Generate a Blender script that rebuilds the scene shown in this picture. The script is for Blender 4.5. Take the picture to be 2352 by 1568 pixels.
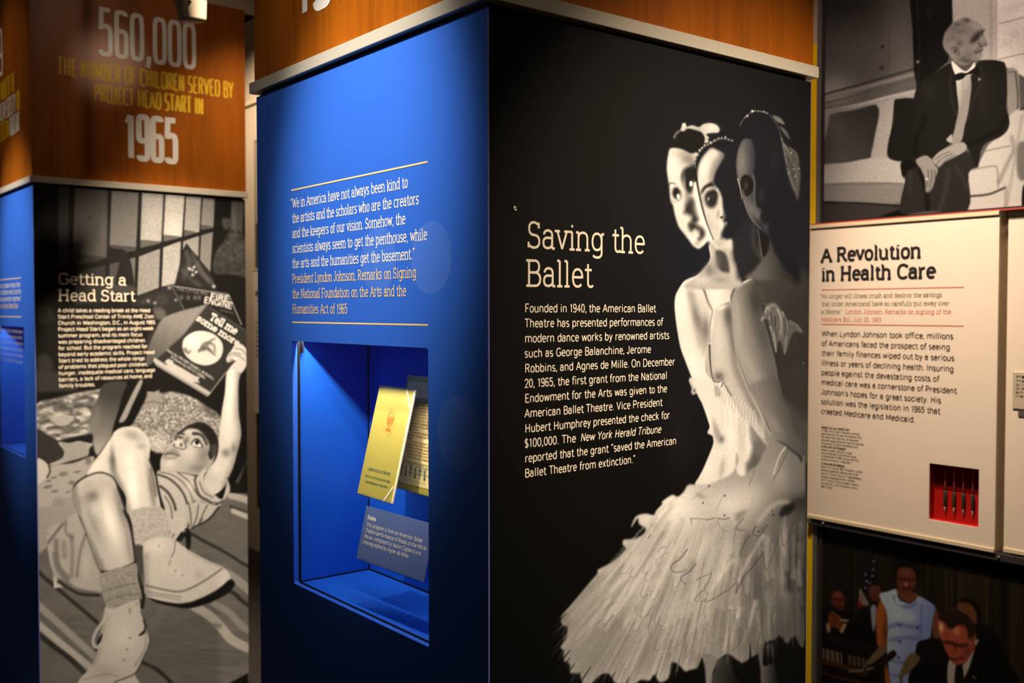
# Museum gallery: two square exhibit towers, a panelled side wall, printed murals, a lit display niche.
import bpy, bmesh, math, random
import numpy as np
from mathutils import Vector, Matrix

for o in list(bpy.data.objects):
    bpy.data.objects.remove(o, do_unlink=True)
SC = bpy.context.scene
COL = SC.collection
SC.view_settings.view_transform = 'Standard'
SC.view_settings.look = 'None'
SC.view_settings.use_curve_mapping = False
SC.view_settings.gamma = 1.0
SC.view_settings.exposure = 0.0

# ---------------------------------------------------------------- camera (eye height 1.55 m, 35 mm lens)
YAW, PITCH, FPX = math.radians(38.45), math.atan(71 / 2295), 2295.0
FW = Vector((math.sin(YAW) * math.cos(PITCH), math.cos(YAW) * math.cos(PITCH), -math.sin(PITCH)))
RT = Vector((math.cos(YAW), -math.sin(YAW), 0))
UP = RT.cross(FW)
cam_data = bpy.data.cameras.new('camera')
cam = bpy.data.objects.new('camera', cam_data)
COL.objects.link(cam)
cam.location = (-0.8947, -1.1829, 1.55)
cam.rotation_euler = Matrix((RT, UP, -FW)).transposed().to_euler()
cam_data.sensor_width = 36
cam_data.lens = 36 * FPX / 2352
cam_data.clip_start = 0.05
cam_data.dof.use_dof = True
cam_data.dof.focus_distance = 1.75
cam_data.dof.aperture_fstop = 5.0
SC.camera = cam

# ---------------------------------------------------------------- ambient light, ceiling spotlights and two added fill lights
world = bpy.data.worlds.new('gallery_dim')
SC.world = world
world.use_nodes = True
world.node_tree.nodes['Background'].inputs[0].default_value = (1.0, 0.80, 0.62, 1)
world.node_tree.nodes['Background'].inputs[1].default_value = 0.035


def spot(name, loc, target, watts, angle, blend=1.0, col=(1, .84, .64), r=.03):
    d = bpy.data.lights.new(name, 'SPOT')
    d.energy, d.color, d.spot_size, d.spot_blend, d.shadow_soft_size = watts, col, math.radians(angle), blend, r
    o = bpy.data.objects.new(name, d)
    COL.objects.link(o)
    o.location = loc
    o.rotation_euler = (Vector(target) - Vector(loc)).to_track_quat('-Z', 'Y').to_euler()
    return o


WARM, SOFT = (1, .80, .58), (1, .92, .82)
spot('lamp_quote', (-.95, .24, 2.85), (0, .37, 1.80), 185, 31, 1, SOFT)
spot('fill_quote', (-1.2, .45, 3.1), (0, .45, 1.92), 26, 38, 1, SOFT)  # unseen fill, added to lift the dark corners of the quote panel
spot('lamp_ballet', (1.00, -1.95, 3.1), (.56, 0, 1.42), 580, 32.5, 1, WARM)
spot('lamp_fascia_near', (-1.0, .35, 3.1), (0, .42, 2.38), 13, 36, 1, WARM)
spot('lamp_fascia_front', (.10, -1.0, 3.2), (.24, 0, 2.24), 11, 34, 1, WARM)
spot('lamp_fascia_far', (1.0, 1.95, 3.3), (.68, 2.66, 2.05), 105, 34, 1, WARM)
spot('fill_fascia_far', (.35, .95, 3.25), (.50, 2.66, 2.32), 15, 44, 1, WARM)  # soft fill added so the far fascia lettering stays readable
spot('lamp_fascia_glint', (1.18, -.24, 3.2), (.26, 2.66, 2.46), 70, 5.5, 1, WARM, .05)
spot('lamp_reader', (.55, 1.3, 3.2), (.42, 2.66, .92), 760, 42, 1, WARM)
spot('lamp_quote_far', (-1.0, 2.95, 2.95), (0, 2.90, 1.68), 190, 32, 1, SOFT)
spot('lamp_fascia_side', (-1.0, 2.9, 3.1), (0, 2.95, 2.35), 15, 40, 1, WARM)
spot('lamp_health', (.98, .26, 3.2), (1.75, .25, 1.52), 270, 37, 1, WARM)
spot('lamp_sofa', (.78, .05, 3.3), (1.77, .24, 2.02), 92, 54, 1, (1, .72, .57))
spot('lamp_signing', (.75, .0, 3.3), (1.77, .15, .70), 30, 40, 1, WARM)
spot('lamp_far_wall', (.95, 4.7, 3.2), (1.77, 4.7, 2.3), 75, 100, 1, WARM)

# ---------------------------------------------------------------- helpers


def s2l(v):
    v = np.asarray(v, float) / 255
    return np.where(v <= .04045, v / 12.92, ((v + .055) / 1.055) ** 2.4)


def lin(r, g, b):
    return tuple(float(q) for q in s2l((r, g, b))) + (1,)


MATS = {}


def mat(name, rgb, rough=.5, spec=.4, metal=0., noise=0., scale=40., stretch=(1, 1, 1)):
    if name in MATS:
        return MATS[name]
    m = bpy.data.materials.new(name)
    m.use_nodes = True
    nt = m.node_tree
    b = nt.nodes['Principled BSDF']
    b.inputs['Base Color'].default_value = tuple(rgb[:3]) + (1,)
    b.inputs['Roughness'].default_value = rough
    b.inputs['Specular IOR Level'].default_value = spec
    b.inputs['Metallic'].default_value = metal
    if noise:
        tc = nt.nodes.new('ShaderNodeTexCoord')
        mp = nt.nodes.new('ShaderNodeMapping')
        mp.inputs['Scale'].default_value = stretch
        n = nt.nodes.new('ShaderNodeTexNoise')
        n.inputs['Scale'].default_value = scale
        n.inputs['Detail'].default_value = 5
        r = nt.nodes.new('ShaderNodeMapRange')
        r.inputs['To Min'].default_value, r.inputs['To Max'].default_value = 1 - noise, 1 + noise
        x = nt.nodes.new('ShaderNodeVectorMath')
        x.operation = 'SCALE'
        x.inputs[0].default_value = rgb[:3]
        nt.links.new(tc.outputs['Object'], mp.inputs[0])
        nt.links.new(mp.outputs[0], n.inputs['Vector'])
        nt.links.new(n.outputs['Fac'], r.inputs['Value'])
        nt.links.new(r.outputs[0], x.inputs['Scale'])
        nt.links.new(x.outputs[0], b.inputs['Base Color'])
    MATS[name] = m
    return m


def wood_mat():
    m = bpy.data.materials.new('stained_wood')
    m.use_nodes = True
    nt = m.node_tree
    b = nt.nodes['Principled BSDF']
    tc = nt.nodes.new('ShaderNodeTexCoord')
    out = []
    for sc, st, det in ((5, (1, 1, .22), 3), (55, (1, 1, .05), 6), (170, (1, 1, .06), 3)):
        mp = nt.nodes.new('ShaderNodeMapping')
        mp.inputs['Scale'].default_value = st
        n = nt.nodes.new('ShaderNodeTexNoise')
        n.inputs['Scale'].default_value = sc
        n.inputs['Detail'].default_value = det
        nt.links.new(tc.outputs['Object'], mp.inputs[0])
        nt.links.new(mp.outputs[0], n.inputs['Vector'])
        out.append(n)
    a = nt.nodes.new('ShaderNodeMath')
    a.operation = 'MULTIPLY_ADD'
    a.inputs[1].default_value = .45
    nt.links.new(out[1].outputs['Fac'], a.inputs[0])
    nt.links.new(out[0].outputs['Fac'], a.inputs[2])
    c = nt.nodes.new('ShaderNodeMath')
    c.operation = 'MULTIPLY_ADD'
    c.inputs[1].default_value = .25
    nt.links.new(out[2].outputs['Fac'], c.inputs[0])
    nt.links.new(a.outputs[0], c.inputs[2])
    r = nt.nodes.new('ShaderNodeValToRGB')
    r.color_ramp.elements[0].position = .36
    r.color_ramp.elements[0].color = (.10, .022, .001, 1)
    r.color_ramp.elements[1].position = 1.28
    r.color_ramp.elements[1].color = (.38, .100, .005, 1)
    nt.links.new(c.outputs[0], r.inputs[0])
    nt.links.new(r.outputs[0], b.inputs['Base Color'])
    b.inputs['Roughness'].default_value = .33
    b.inputs['Specular IOR Level'].default_value = .25
    return m


def print_mat():
    m = bpy.data.materials.new('photo_print')
    m.use_nodes = True
    nt = m.node_tree
    b = nt.nodes['Principled BSDF']
    a = nt.nodes.new('ShaderNodeAttribute')
    a.attribute_name = 'ink'
    nt.links.new(a.outputs['Color'], b.inputs['Base Color'])
    b.inputs['Roughness'].default_value = .5
    b.inputs['Specular IOR Level'].default_value = .14
    return m


def glass_mat(name, gloss=.06, tint=(1, 1, 1)):
    m = bpy.data.materials.new(name)
    m.use_nodes = True
    nt = m.node_tree
    nt.nodes.remove(nt.nodes['Principled BSDF'])
    t = nt.nodes.new('ShaderNodeBsdfTransparent')
    t.inputs[0].default_value = tint + (1,)
    g = nt.nodes.new('ShaderNodeBsdfGlossy')
    g.inputs['Roughness'].default_value = .03
    lw = nt.nodes.new('ShaderNodeLayerWeight')
    lw.inputs['Blend'].default_value = .5
    pw = nt.nodes.new('ShaderNodeMath')
    pw.operation = 'POWER'
    pw.inputs[1].default_value = 5
    nt.links.new(lw.outputs['Facing'], pw.inputs[0])
    f = nt.nodes.new('ShaderNodeMath')
    f.operation = 'MULTIPLY_ADD'
    f.inputs[1].default_value, f.inputs[2].default_value = .9, gloss * .5
    nt.links.new(pw.outputs[0], f.inputs[0])
    x = nt.nodes.new('ShaderNodeMixShader')
    nt.links.new(f.outputs[0], x.inputs[0])
    nt.links.new(t.outputs[0], x.inputs[1])
    nt.links.new(g.outputs[0], x.inputs[2])
    nt.links.new(x.outputs[0], nt.nodes['Material Output'].inputs[0])
    return m


def tag(o, label, cat, group=None, kind=None):
    if label:
        o['label'] = label
    if cat:
        o['category'] = cat
    if group:
        o['group'] = group
    if kind:
        o['kind'] = kind
    return o


def empty(name, loc, label, cat, group=None):
    o = bpy.data.objects.new(name, None)
    o.empty_display_size = .05
    COL.objects.link(o)
    o.location = loc
    return tag(o, label, cat, group)


def link(name, me, m, parent=None):
    """one mesh object; vertices are given in world space, also under a parent"""
    o = bpy.data.objects.new(name, me)
    if m is not None:
        me.materials.append(m)
    COL.objects.link(o)
    if parent is not None:
        o.parent = parent
        inv = Matrix.Identity(4)
        p = parent
        while p is not None:
            inv = inv @ Matrix.Translation(-p.location)
            p = p.parent
        o.matrix_parent_inverse = Matrix.Identity(4)
        me.transform(inv)
    return o


class MB:
    """collects shapes (world space) and links them as one mesh"""

    def __init__(s):
        s.bm = bmesh.new()

    def box(s, x0, x1, y0, y1, z0, z1, bev=0.):
        r = bmesh.ops.create_cube(s.bm, size=1)
        M = Matrix.Translation(((x0 + x1) / 2, (y0 + y1) / 2, (z0 + z1) / 2)) @ Matrix.Diagonal((x1 - x0, y1 - y0, z1 - z0, 1))
        bmesh.ops.transform(s.bm, matrix=M, verts=r['verts'])
        if bev:
            ed = list({e for v in r['verts'] for e in v.link_edges})
            bmesh.ops.bevel(s.bm, geom=ed, offset=bev, segments=2, affect='EDGES', profile=.5)
        return s

    def hexa(s, c):
        """eight corners: four of the back, four of the front, same order"""
        v = [s.bm.verts.new(q) for q in c]
        for f in ((3, 2, 1, 0), (4, 5, 6, 7), (0, 1, 5, 4), (1, 2, 6, 5), (2, 3, 7, 6), (3, 0, 4, 7)):
            s.bm.faces.new([v[k] for k in f])
        return s

    def face(s, pts):
        s.bm.faces.new([s.bm.verts.new(p) for p in pts])
        return s

    def lathe(s, prof, M, n=28):
        rings = []
        for r, z in prof:
            rings.append([s.bm.verts.new(M @ Vector((max(r, 1e-5) * math.cos(2 * math.pi * k / n), max(r, 1e-5) * math.sin(2 * math.pi * k / n), z))) for k in range(n)])
        for a, b in zip(rings, rings[1:]):
            for k in range(n):
                s.bm.faces.new((a[k], a[(k + 1) % n], b[(k + 1) % n], b[k]))
        s.bm.faces.new(rings[0][::-1])
        s.bm.faces.new(rings[-1])
        return s

    def plate(s, outer, inner, back, to3):
        """flat plate with a hole: outlines in (u, v), pushed back by `back`"""
        E = []
        for lp in (outer, inner):
            vs = [s.bm.verts.new(to3(p[0], p[1], 0)) for p in lp]
            E += [s.bm.edges.new((vs[k], vs[(k + 1) % len(vs)])) for k in range(len(vs))]
        r = bmesh.ops.triangle_fill(s.bm, edges=E, use_beauty=True)
        fs = [g for g in r['geom'] if isinstance(g, bmesh.types.BMFace)]
        x = bmesh.ops.extrude_face_region(s.bm, geom=fs)
        d = Vector(to3(0, 0, back)) - Vector(to3(0, 0, 0))
        bmesh.ops.translate(s.bm, vec=d, verts=[g for g in x['geom'] if isinstance(g, bmesh.types.BMVert)])
        return s

    def build(s, name, m, parent=None, smooth=False):
        bmesh.ops.recalc_face_normals(s.bm, faces=s.bm.faces)
        me = bpy.data.meshes.new(name)
        s.bm.to_mesh(me)
        s.bm.free()
        if smooth:
            me.polygons.foreach_set('use_smooth', [True] * len(me.polygons))
        return link(name, me, m, parent)


def rrect(u0, v0, u1, v1, r, n=5):
    out = []
    for cx, cy, a in ((u1 - r, v0 + r, -90), (u1 - r, v1 - r, 0), (u0 + r, v1 - r, 90), (u0 + r, v0 + r, 180)):
        for k in range(n + 1):
            t = math.radians(a + 90 * k / n)
            out.append((cx + r * math.cos(t), cy + r * math.sin(t)))
    return out

# ---------------------------------------------------------------- lettering: a single-stroke alphabet
# x-height 50, capitals 70.  '|' separates strokes, "a:cx:cy:rx:ry:from:to" is an arc.
# after '#': slab feet  l / r / b + x,y  (left, right, both sides), v + x,y,dy (upright spur)
GL = {
    'a': (48, "9,38 a:22:36:14:14:165:0 36,8 36,0|36,29 a:20:15:14:14.5:90:270 a:21:16:15:15.5:270:350", "r36,0"),
    'b': (51, "9,72 9,0|a:26:25:17:25:180:540", "l9,72"),
    'c': (46, "a:26:25:18:25:38:318", "v39,42,8"),
    'd': (51, "42,72 42,0|a:25:25:17:25:0:360", "l42,72 r42,0"),
    'e': (48, "8,27 41,27|41,27 a:25:25:17:25:4:318", ""),
    'f': (31, "31,68 a:25:59:11:12:60:180 14,0|4,48 28,48", "b14,0"),
    'g': (52, "a:25:26:17:24:0:360|42,49 42,-6 a:25:-6:17:14:0:-150", "r42,49"),
    'h': (53, "10,72 10,0|10,32 a:26:33:16:17:180:0 42,0", "l10,72 b10,0 b42,0"),
    'i': (26, "13,50 13,0|13,63 13,70", "l13,50 b13,0"),
    'j': (24, "14,50 14,-8 a:4:-8:10:12:0:-90|14,63 14,70", "l14,50"),
    'k': (50, "10,72 10,0|39,50 11,21|20,29 41,0", "l10,72 b10,0 b38,50 b41,0"),
    'l': (26, "13,72 13,0", "l13,72 b13,0"),
    'm': (82, "10,50 10,0|10,32 a:25.5:33:15.5:17:180:0 41,0|41,32 a:56.5:33:15.5:17:180:0 72,0", "l10,50 b10,0 b41,0 b72,0"),
    'n': (53, "10,50 10,0|10,32 a:26:33:16:17:180:0 42,0", "l10,50 b10,0 b42,0"),
    'o': (49, "a:24.5:25:17:25:0:360", ""),
    'p': (51, "9,50 9,-20|a:26:25:17:25:180:540", "l9,50 b9,-20"),
    'q': (51, "42,50 42,-20|a:25:25:17:25:0:360", "b42,-20"),
    'r': (38, "11,50 11,0|11,28 a:29:28:18:21:180:78", "l11,50 b11,0"),
    's': (41, "a:20:37.5:12.5:12.5:35:270 a:20:12.5:14:12.5:90:-140", "v33,42,8 v6,0,9"),
    't': (33, "15,66 15,13 a:25:13:10:13:180:325|4,49 29,49", ""),
    'u': (53, "10,50 10,17 a:26:17:16:17:180:360|42,50 42,0", "l10,50 l42,50 r42,0"),
    'v': (45, "6,50 22.5,0|22.5,0 39,50", "b6,50 b39,50"),
    'w': (66, "6,50 19,0|19,0 33,48|33,48 47,0|47,0 60,50", "b6,50 b60,50"),
    'x': (46, "7,50 39,0|39,50 7,0", "b7,50 b39,50 b7,0 b39,0"),
    'y': (45, "6,50 22.5,2|39,50 19,-10 8,-19", "b6,50 b39,50"),
    'z': (42, "7,50 36,50 6,0 37,0", ""),
    'A': (60, "5,0 30,70|30,70 55,0|14,24 46,24", "b5,0 b55,0"),
    'B': (56, "11,70 11,0|11,70 30,70 a:30:53.5:15:16.5:90:-90 11,37|30,37 a:31:18.5:18:18.5:90:-90 11,0", "l11,70 l11,0"),
    'C': (58, "a:32:35:24:35:42:318", "v51,54,16"),
    'D': (61, "11,70 11,0|11,70 28,70 a:28:35:26:35:90:-90 11,0", "l11,70 l11,0"),
    'E': (52, "11,0 11,70|11,70 45,70|11,36 38,36|11,0 47,0", "l11,70 l11,0 v45,58,12 v47,0,12"),
    'F': (50, "11,0 11,70|11,70 45,70|11,35 38,35", "l11,70 b11,0 v45,58,12"),
    'G': (61, "a:32:35:24:35:42:350|56,32 56,8|40,32 58,32", "v51,54,16"),
    'H': (66, "13,0 13,70|53,0 53,70|13,36 53,36", "b13,0 b13,70 b53,0 b53,70"),
    'I': (28, "14,0 14,70", "b14,0 b14,70"),
    'J': (42, "29,70 29,18 a:16:18:13:18:0:-165", "b29,70"),
    'K': (60, "12,0 12,70|50,70 13,30|24,42 52,0", "b12,0 b12,70 b50,70 b52,0"),
    'L': (50, "12,70 12,0 45,0", "b12,70 l12,0 v45,0,13"),
    'M': (76, "12,0 12,70|12,70 38,12|38,12 64,70|64,70 64,0", "b12,0 b64,0 l12,70 r64,70"),
    'N': (66, "13,0 13,70|13,70 53,0|53,0 53,70", "b13,0 l13,70 b53,70"),
    'O': (63, "a:31.5:35:24.5:35:0:360", ""),
    'P': (54, "11,70 11,0|11,70 30,70 a:30:52:17:18:90:-90 11,34", "l11,70 b11,0"),
    'R': (59, "11,70 11,0|11,70 30,70 a:30:53:16:17:90:-90 11,36|29,36 50,0", "l11,70 b11,0 r50,0"),
    'S': (51, "a:25:52.5:16:17.5:38:270 a:25:17.5:18:17.5:90:-142", "v41,54,16 v7,0,15"),
    'T': (55, "27.5,0 27.5,70|5,70 50,70", "b27.5,0 v5,57,13 v50,57,13"),
    'U': (63, "12,70 12,20 a:31.5:20:19.5:20:180:360 51,70", "b12,70 b51,70"),
    'V': (58, "5,70 29,0|29,0 53,70", "b5,70 b53,70"),
    'W': (82, "5,70 23,0|23,0 41,66|41,66 59,0|59,0 77,70", "b5,70 b77,70"),
    'X': (56, "7,70 49,0|49,70 7,0", "b7,70 b49,70 b7,0 b49,0"),
    'Y': (56, "5,70 28,34|51,70 28,34|28,34 28,0", "b5,70 b51,70 b28,0"),
    'Z': (52, "8,70 44,70 7,0 46,0", ""),
    '0': (46, "a:23:35:16:35:0:360", ""),
    '1': (36, "9,57 21,70|21,70 21,0", "b21,0"),
    '2': (46, "8,54 a:23:52:15:18:170:-30 8,0 40,0", ""),
    '3': (46, "a:22:53:14:17:150:-90 a:22:18:16:18:90:-150", ""),
    '4': (46, "31,0 31,70 6,22 42,22", ""),
    '5': (46, "38,70 11,70 9,38|9,38 a:22:22:16:22:125:-150", ""),
    '6': (46, "a:23:54:15:16:25:180 a:23:20:15:20:180:505", ""),
    '7': (44, "7,70 39,70 18,0", ""),
    '8': (46, "a:23:53:14:17:-90:270|a:23:18:16:18:90:450", ""),
    '9': (46, "a:23:16:15:16:205:360 a:23:50:15:20:0:325", ""),
    '.': (20, "10,0 10,7", ""), ',': (20, "11,7 11,0 7,-11", ""), '-': (30, "5,27 25,27", ""), ':': (22, "11,0 11,7|11,40 11,47", ""),
    "'": (16, "8,72 8,58", ""), '`': (34, "11,58 9,66 13,72|22,58 20,66 24,72", ""), '~': (34, "10,72 12,66 8,58|21,72 23,66 19,58", ""),
    '[': (24, "18,76 9,76 9,-8 18,-8", ""), ']': (24, "6,76 15,76 15,-8 6,-8", ""), ' ': (27, "", ""),
    '$': (46, "a:23:52.5:13:16.5:38:270 a:23:18:15:18:90:-142|23,78 23,-8", ""),
}


def glyph(ch, serif=True, n=2.2, seg=14):
    """stroke polylines of one letter, and its advance"""
    w, strokes, feet = GL[ch]
    out = []
    for st in strokes.split('|'):
        pl = []
        for tok in st.split():
            if tok[0] == 'a':
                cx, cy, rx, ry, a0, a1 = [float(q) for q in tok[2:].split(':')]
                m = max(2, int(abs(a1 - a0) / 360 * seg * 2) + 1)
                for k in range(m + 1):
                    t = math.radians(a0 + (a1 - a0) * k / m)
                    c, s = math.cos(t), math.sin(t)
                    pl.append((cx + rx * math.copysign(abs(c) ** (2 / n), c), cy + ry * math.copysign(abs(s) ** (2 / n), s)))
            else:
                pl.append(tuple(float(q) for q in tok.split(',')))
        if len(pl) > 1:
            out.append(pl)
    if serif:
        for tok in feet.split():
            q = [float(v) for v in tok[1:].split(',')]
            if tok[0] == 'v':
                out.append([(q[0], q[1]), (q[0], q[1] + q[2])])
            else:
                L = 9
                out.append([(q[0] - (L if tok[0] in 'lb' else 0), q[1]), (q[0] + (L if tok[0] in 'rb' else 0), q[1])])
    return out, w


def line_width(text, track=0):
    return sum(GL[c][0] + track for c in text) - track


def paint_text(s, text, x0, y0, x1, y1, h, wt, v, serif=True, soft=.8, a=.9):
    """letters painted into a printed picture along a baseline"""
    W = line_width(text)
    ex, ey = (x1 - x0) / W, (y1 - y0) / W
    L = math.hypot(ex, ey)
    nx, ny = ey / L * h / 70, -ex / L * h / 70
    x = 0
    for c in text:
        sts, w = glyph(c, serif, seg=8)
        for pl in sts:
            s.l(' '.join("%.2f,%.2f" % (x0 + (x + p[0]) * ex + p[1] * nx, y0 + (x + p[0]) * ey + p[1] * ny) for p in pl), wt, v, soft, a, sm=0)
        x += w
# ---------------------------------------------------------------- print painter
def _pts(s):
    return np.array([[float(q) for q in p.split(',')] for p in s.split()], float)


def _smooth(P, closed, n=4):
    if len(P) < 3:
        return P
    if closed:
        Q = np.vstack([P[-1:], P, P[:2]])
    else:
        Q = np.vstack([2 * P[0] - P[1], P, 2 * P[-1] - P[-2]])
    out = []
    for i in range(1, len(Q) - 2):
        a, b, c, d = Q[i - 1], Q[i], Q[i + 1], Q[i + 2]
        for k in range(n):
            t = k / n
            out.append(.5 * ((2 * b) + (c - a) * t + (2 * a - 5 * b + 4 * c - d) * t * t + (3 * b - a - 3 * c + d) * t ** 3))
    if not closed:
        out.append(P[-1])
    return np.array(out)


def _hash(i, j, s):
    v = np.sin(i * 127.1 + j * 311.7 + s * 74.7) * 43758.5453
    return v - np.floor(v)


def noise2(x, y, s=0):
    i, j = np.floor(x), np.floor(y)
    u, v = x - i, y - j
    u, v = u * u * (3 - 2 * u), v * v * (3 - 2 * v)
    return ((_hash(i, j, s) * (1 - u) + _hash(i + 1, j, s) * u) * (1 - v)
            + (_hash(i, j + 1, s) * (1 - u) + _hash(i + 1, j + 1, s) * u) * v)


class Sheet:
    """A printed picture: soft shapes laid down one over the other on the points of a paper mesh."""

    def __init__(s, x, y, base):
        s.x, s.y = x.astype(np.float32), y.astype(np.float32)
        s.c = np.empty((len(x), 3), np.float32)
        s.c[:] = s.col(base)
        s.clip = None
        s.frame(0, 0, 1)

    def col(s, v):
        return np.array(v if hasattr(v, '__len__') else (v, v, v), np.float32)

    def frame(s, ox, oy, k):
        s.ox, s.oy, s.k = ox, oy, k

    def _w(s, pts):
        return _pts(pts) / s.k + (s.ox, s.oy)

    def _put(s, idx, m, v, g=None):
        if s.clip is not None:
            m = m * s.clip[idx]
        if g is None:
            c = s.col(v)[None]
        else:
            (x0, y0), (x1, y1) = [(np.array(q) / s.k + (s.ox, s.oy)) for q in (g[0], g[1])]
            d = np.array((x1 - x0, y1 - y0))
            t = np.clip(((s.x[idx] - x0) * d[0] + (s.y[idx] - y0) * d[1]) / (d @ d), 0, 1)[:, None]
            c = s.col(v)[None] * (1 - t) + s.col(g[2])[None] * t
        s.c[idx] = s.c[idx] * (1 - m[:, None]) + c * m[:, None]

    def _box(s, lo, hi):
        return np.nonzero((s.x > lo[0]) & (s.x < hi[0]) & (s.y > lo[1]) & (s.y < hi[1]))[0]

    def _dist(s, px, py, A, B, w0=None, w1=None):
        d2 = np.full(len(px), 1e9, np.float32)
        inside = np.zeros(len(px), bool)
        for k in range(len(A)):
            ax, ay = A[k]
            bx, by = B[k]
            ex, ey = bx - ax, by - ay
            L = ex * ex + ey * ey + 1e-9
            t = np.clip(((px - ax) * ex + (py - ay) * ey) / L, 0, 1)
            q = (px - ax - t * ex) ** 2 + (py - ay - t * ey) ** 2
            if w0 is None:
                d2 = np.minimum(d2, q)
                c = ((ay > py) != (by > py))
                if ay != by:
                    inside ^= c & (px < (bx - ax) * (py - ay) / (by - ay) + ax)
            else:
                d2 = np.minimum(d2, np.sqrt(q) - (w0[k] * (1 - t) + w1[k] * t))
        return d2, inside

    def f(s, pts, v, soft=1.2, a=1., g=None, sm=1):
        """filled outline; returns its mask"""
        P = s._w(pts)
        if sm:
            P = _smooth(P, True)
        lo, hi = P.min(0) - soft, P.max(0) + soft
        idx = s._box(lo, hi)
        if not len(idx):
            return None
        d2, ins = s._dist(s.x[idx], s.y[idx], P, np.roll(P, -1, 0))
        d = np.sqrt(d2) * np.where(ins, 1, -1)
        m = np.clip(.5 + d / (2 * soft), 0, 1)
        m = m * m * (3 - 2 * m) * a
        s._put(idx, m, v, g)
        full = np.zeros(len(s.x), np.float32)
        full[idx] = np.clip(m / a, 0, 1)
        return full

    def l(s, pts, w, v, soft=1., a=1., w1=None, sm=1):
        """brush stroke, w wide at its start and w1 at its end (photo pixels of the drawing)"""
        P = s._w(pts)
        if sm:
            P = _smooth(P, False)
        n = len(P) - 1
        ws = np.linspace(w, w if w1 is None else w1, n + 1) / 2
        mx = ws.max() + soft
        idx = s._box(P.min(0) - mx, P.max(0) + mx)
        if not len(idx):
            return
        d, _ = s._dist(s.x[idx], s.y[idx], P[:-1], P[1:], ws[:-1], ws[1:])
        m = np.clip(.5 - d / (2 * soft), 0, 1)
        s._put(idx, m * m * (3 - 2 * m) * a, v)

    def b(s, cx, cy, rx, ry, v, a=1., ang=0, p=2):
        """soft airbrush dab"""
        cx, cy, rx, ry = cx / s.k + s.ox, cy / s.k + s.oy, rx / s.k, ry / s.k
        R = 2.2 * max(rx, ry)
        idx = s._box((cx - R, cy - R), (cx + R, cy + R))
        if not len(idx):
            return
        q = math.radians(ang)
        dx, dy = s.x[idx] - cx, s.y[idx] - cy
        u = (dx * math.cos(q) + dy * math.sin(q)) / rx
        w = (-dx * math.sin(q) + dy * math.cos(q)) / ry
        s._put(idx, np.exp(-(u * u + w * w) ** (p / 2)) * a, v)

    def grain(s, amp, sx, sy=None, mask=None, seed=0, ang=0):
        """multiplies the tone by smooth noise (feather, carpet, cloth)"""
        sy = sy or sx
        q = math.radians(ang)
        u = s.x * math.cos(q) + s.y * math.sin(q)
        w = -s.x * math.sin(q) + s.y * math.cos(q)
        n = noise2(u / sx, w / sy, seed) - .5 + .5 * (noise2(u / sx * 2.1, w / sy * 2.1, seed + 3) - .5)
        m = 1 if mask is None else mask
        s.c *= np.clip(1 + amp * n * m, 0, 3)[:, None]
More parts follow.
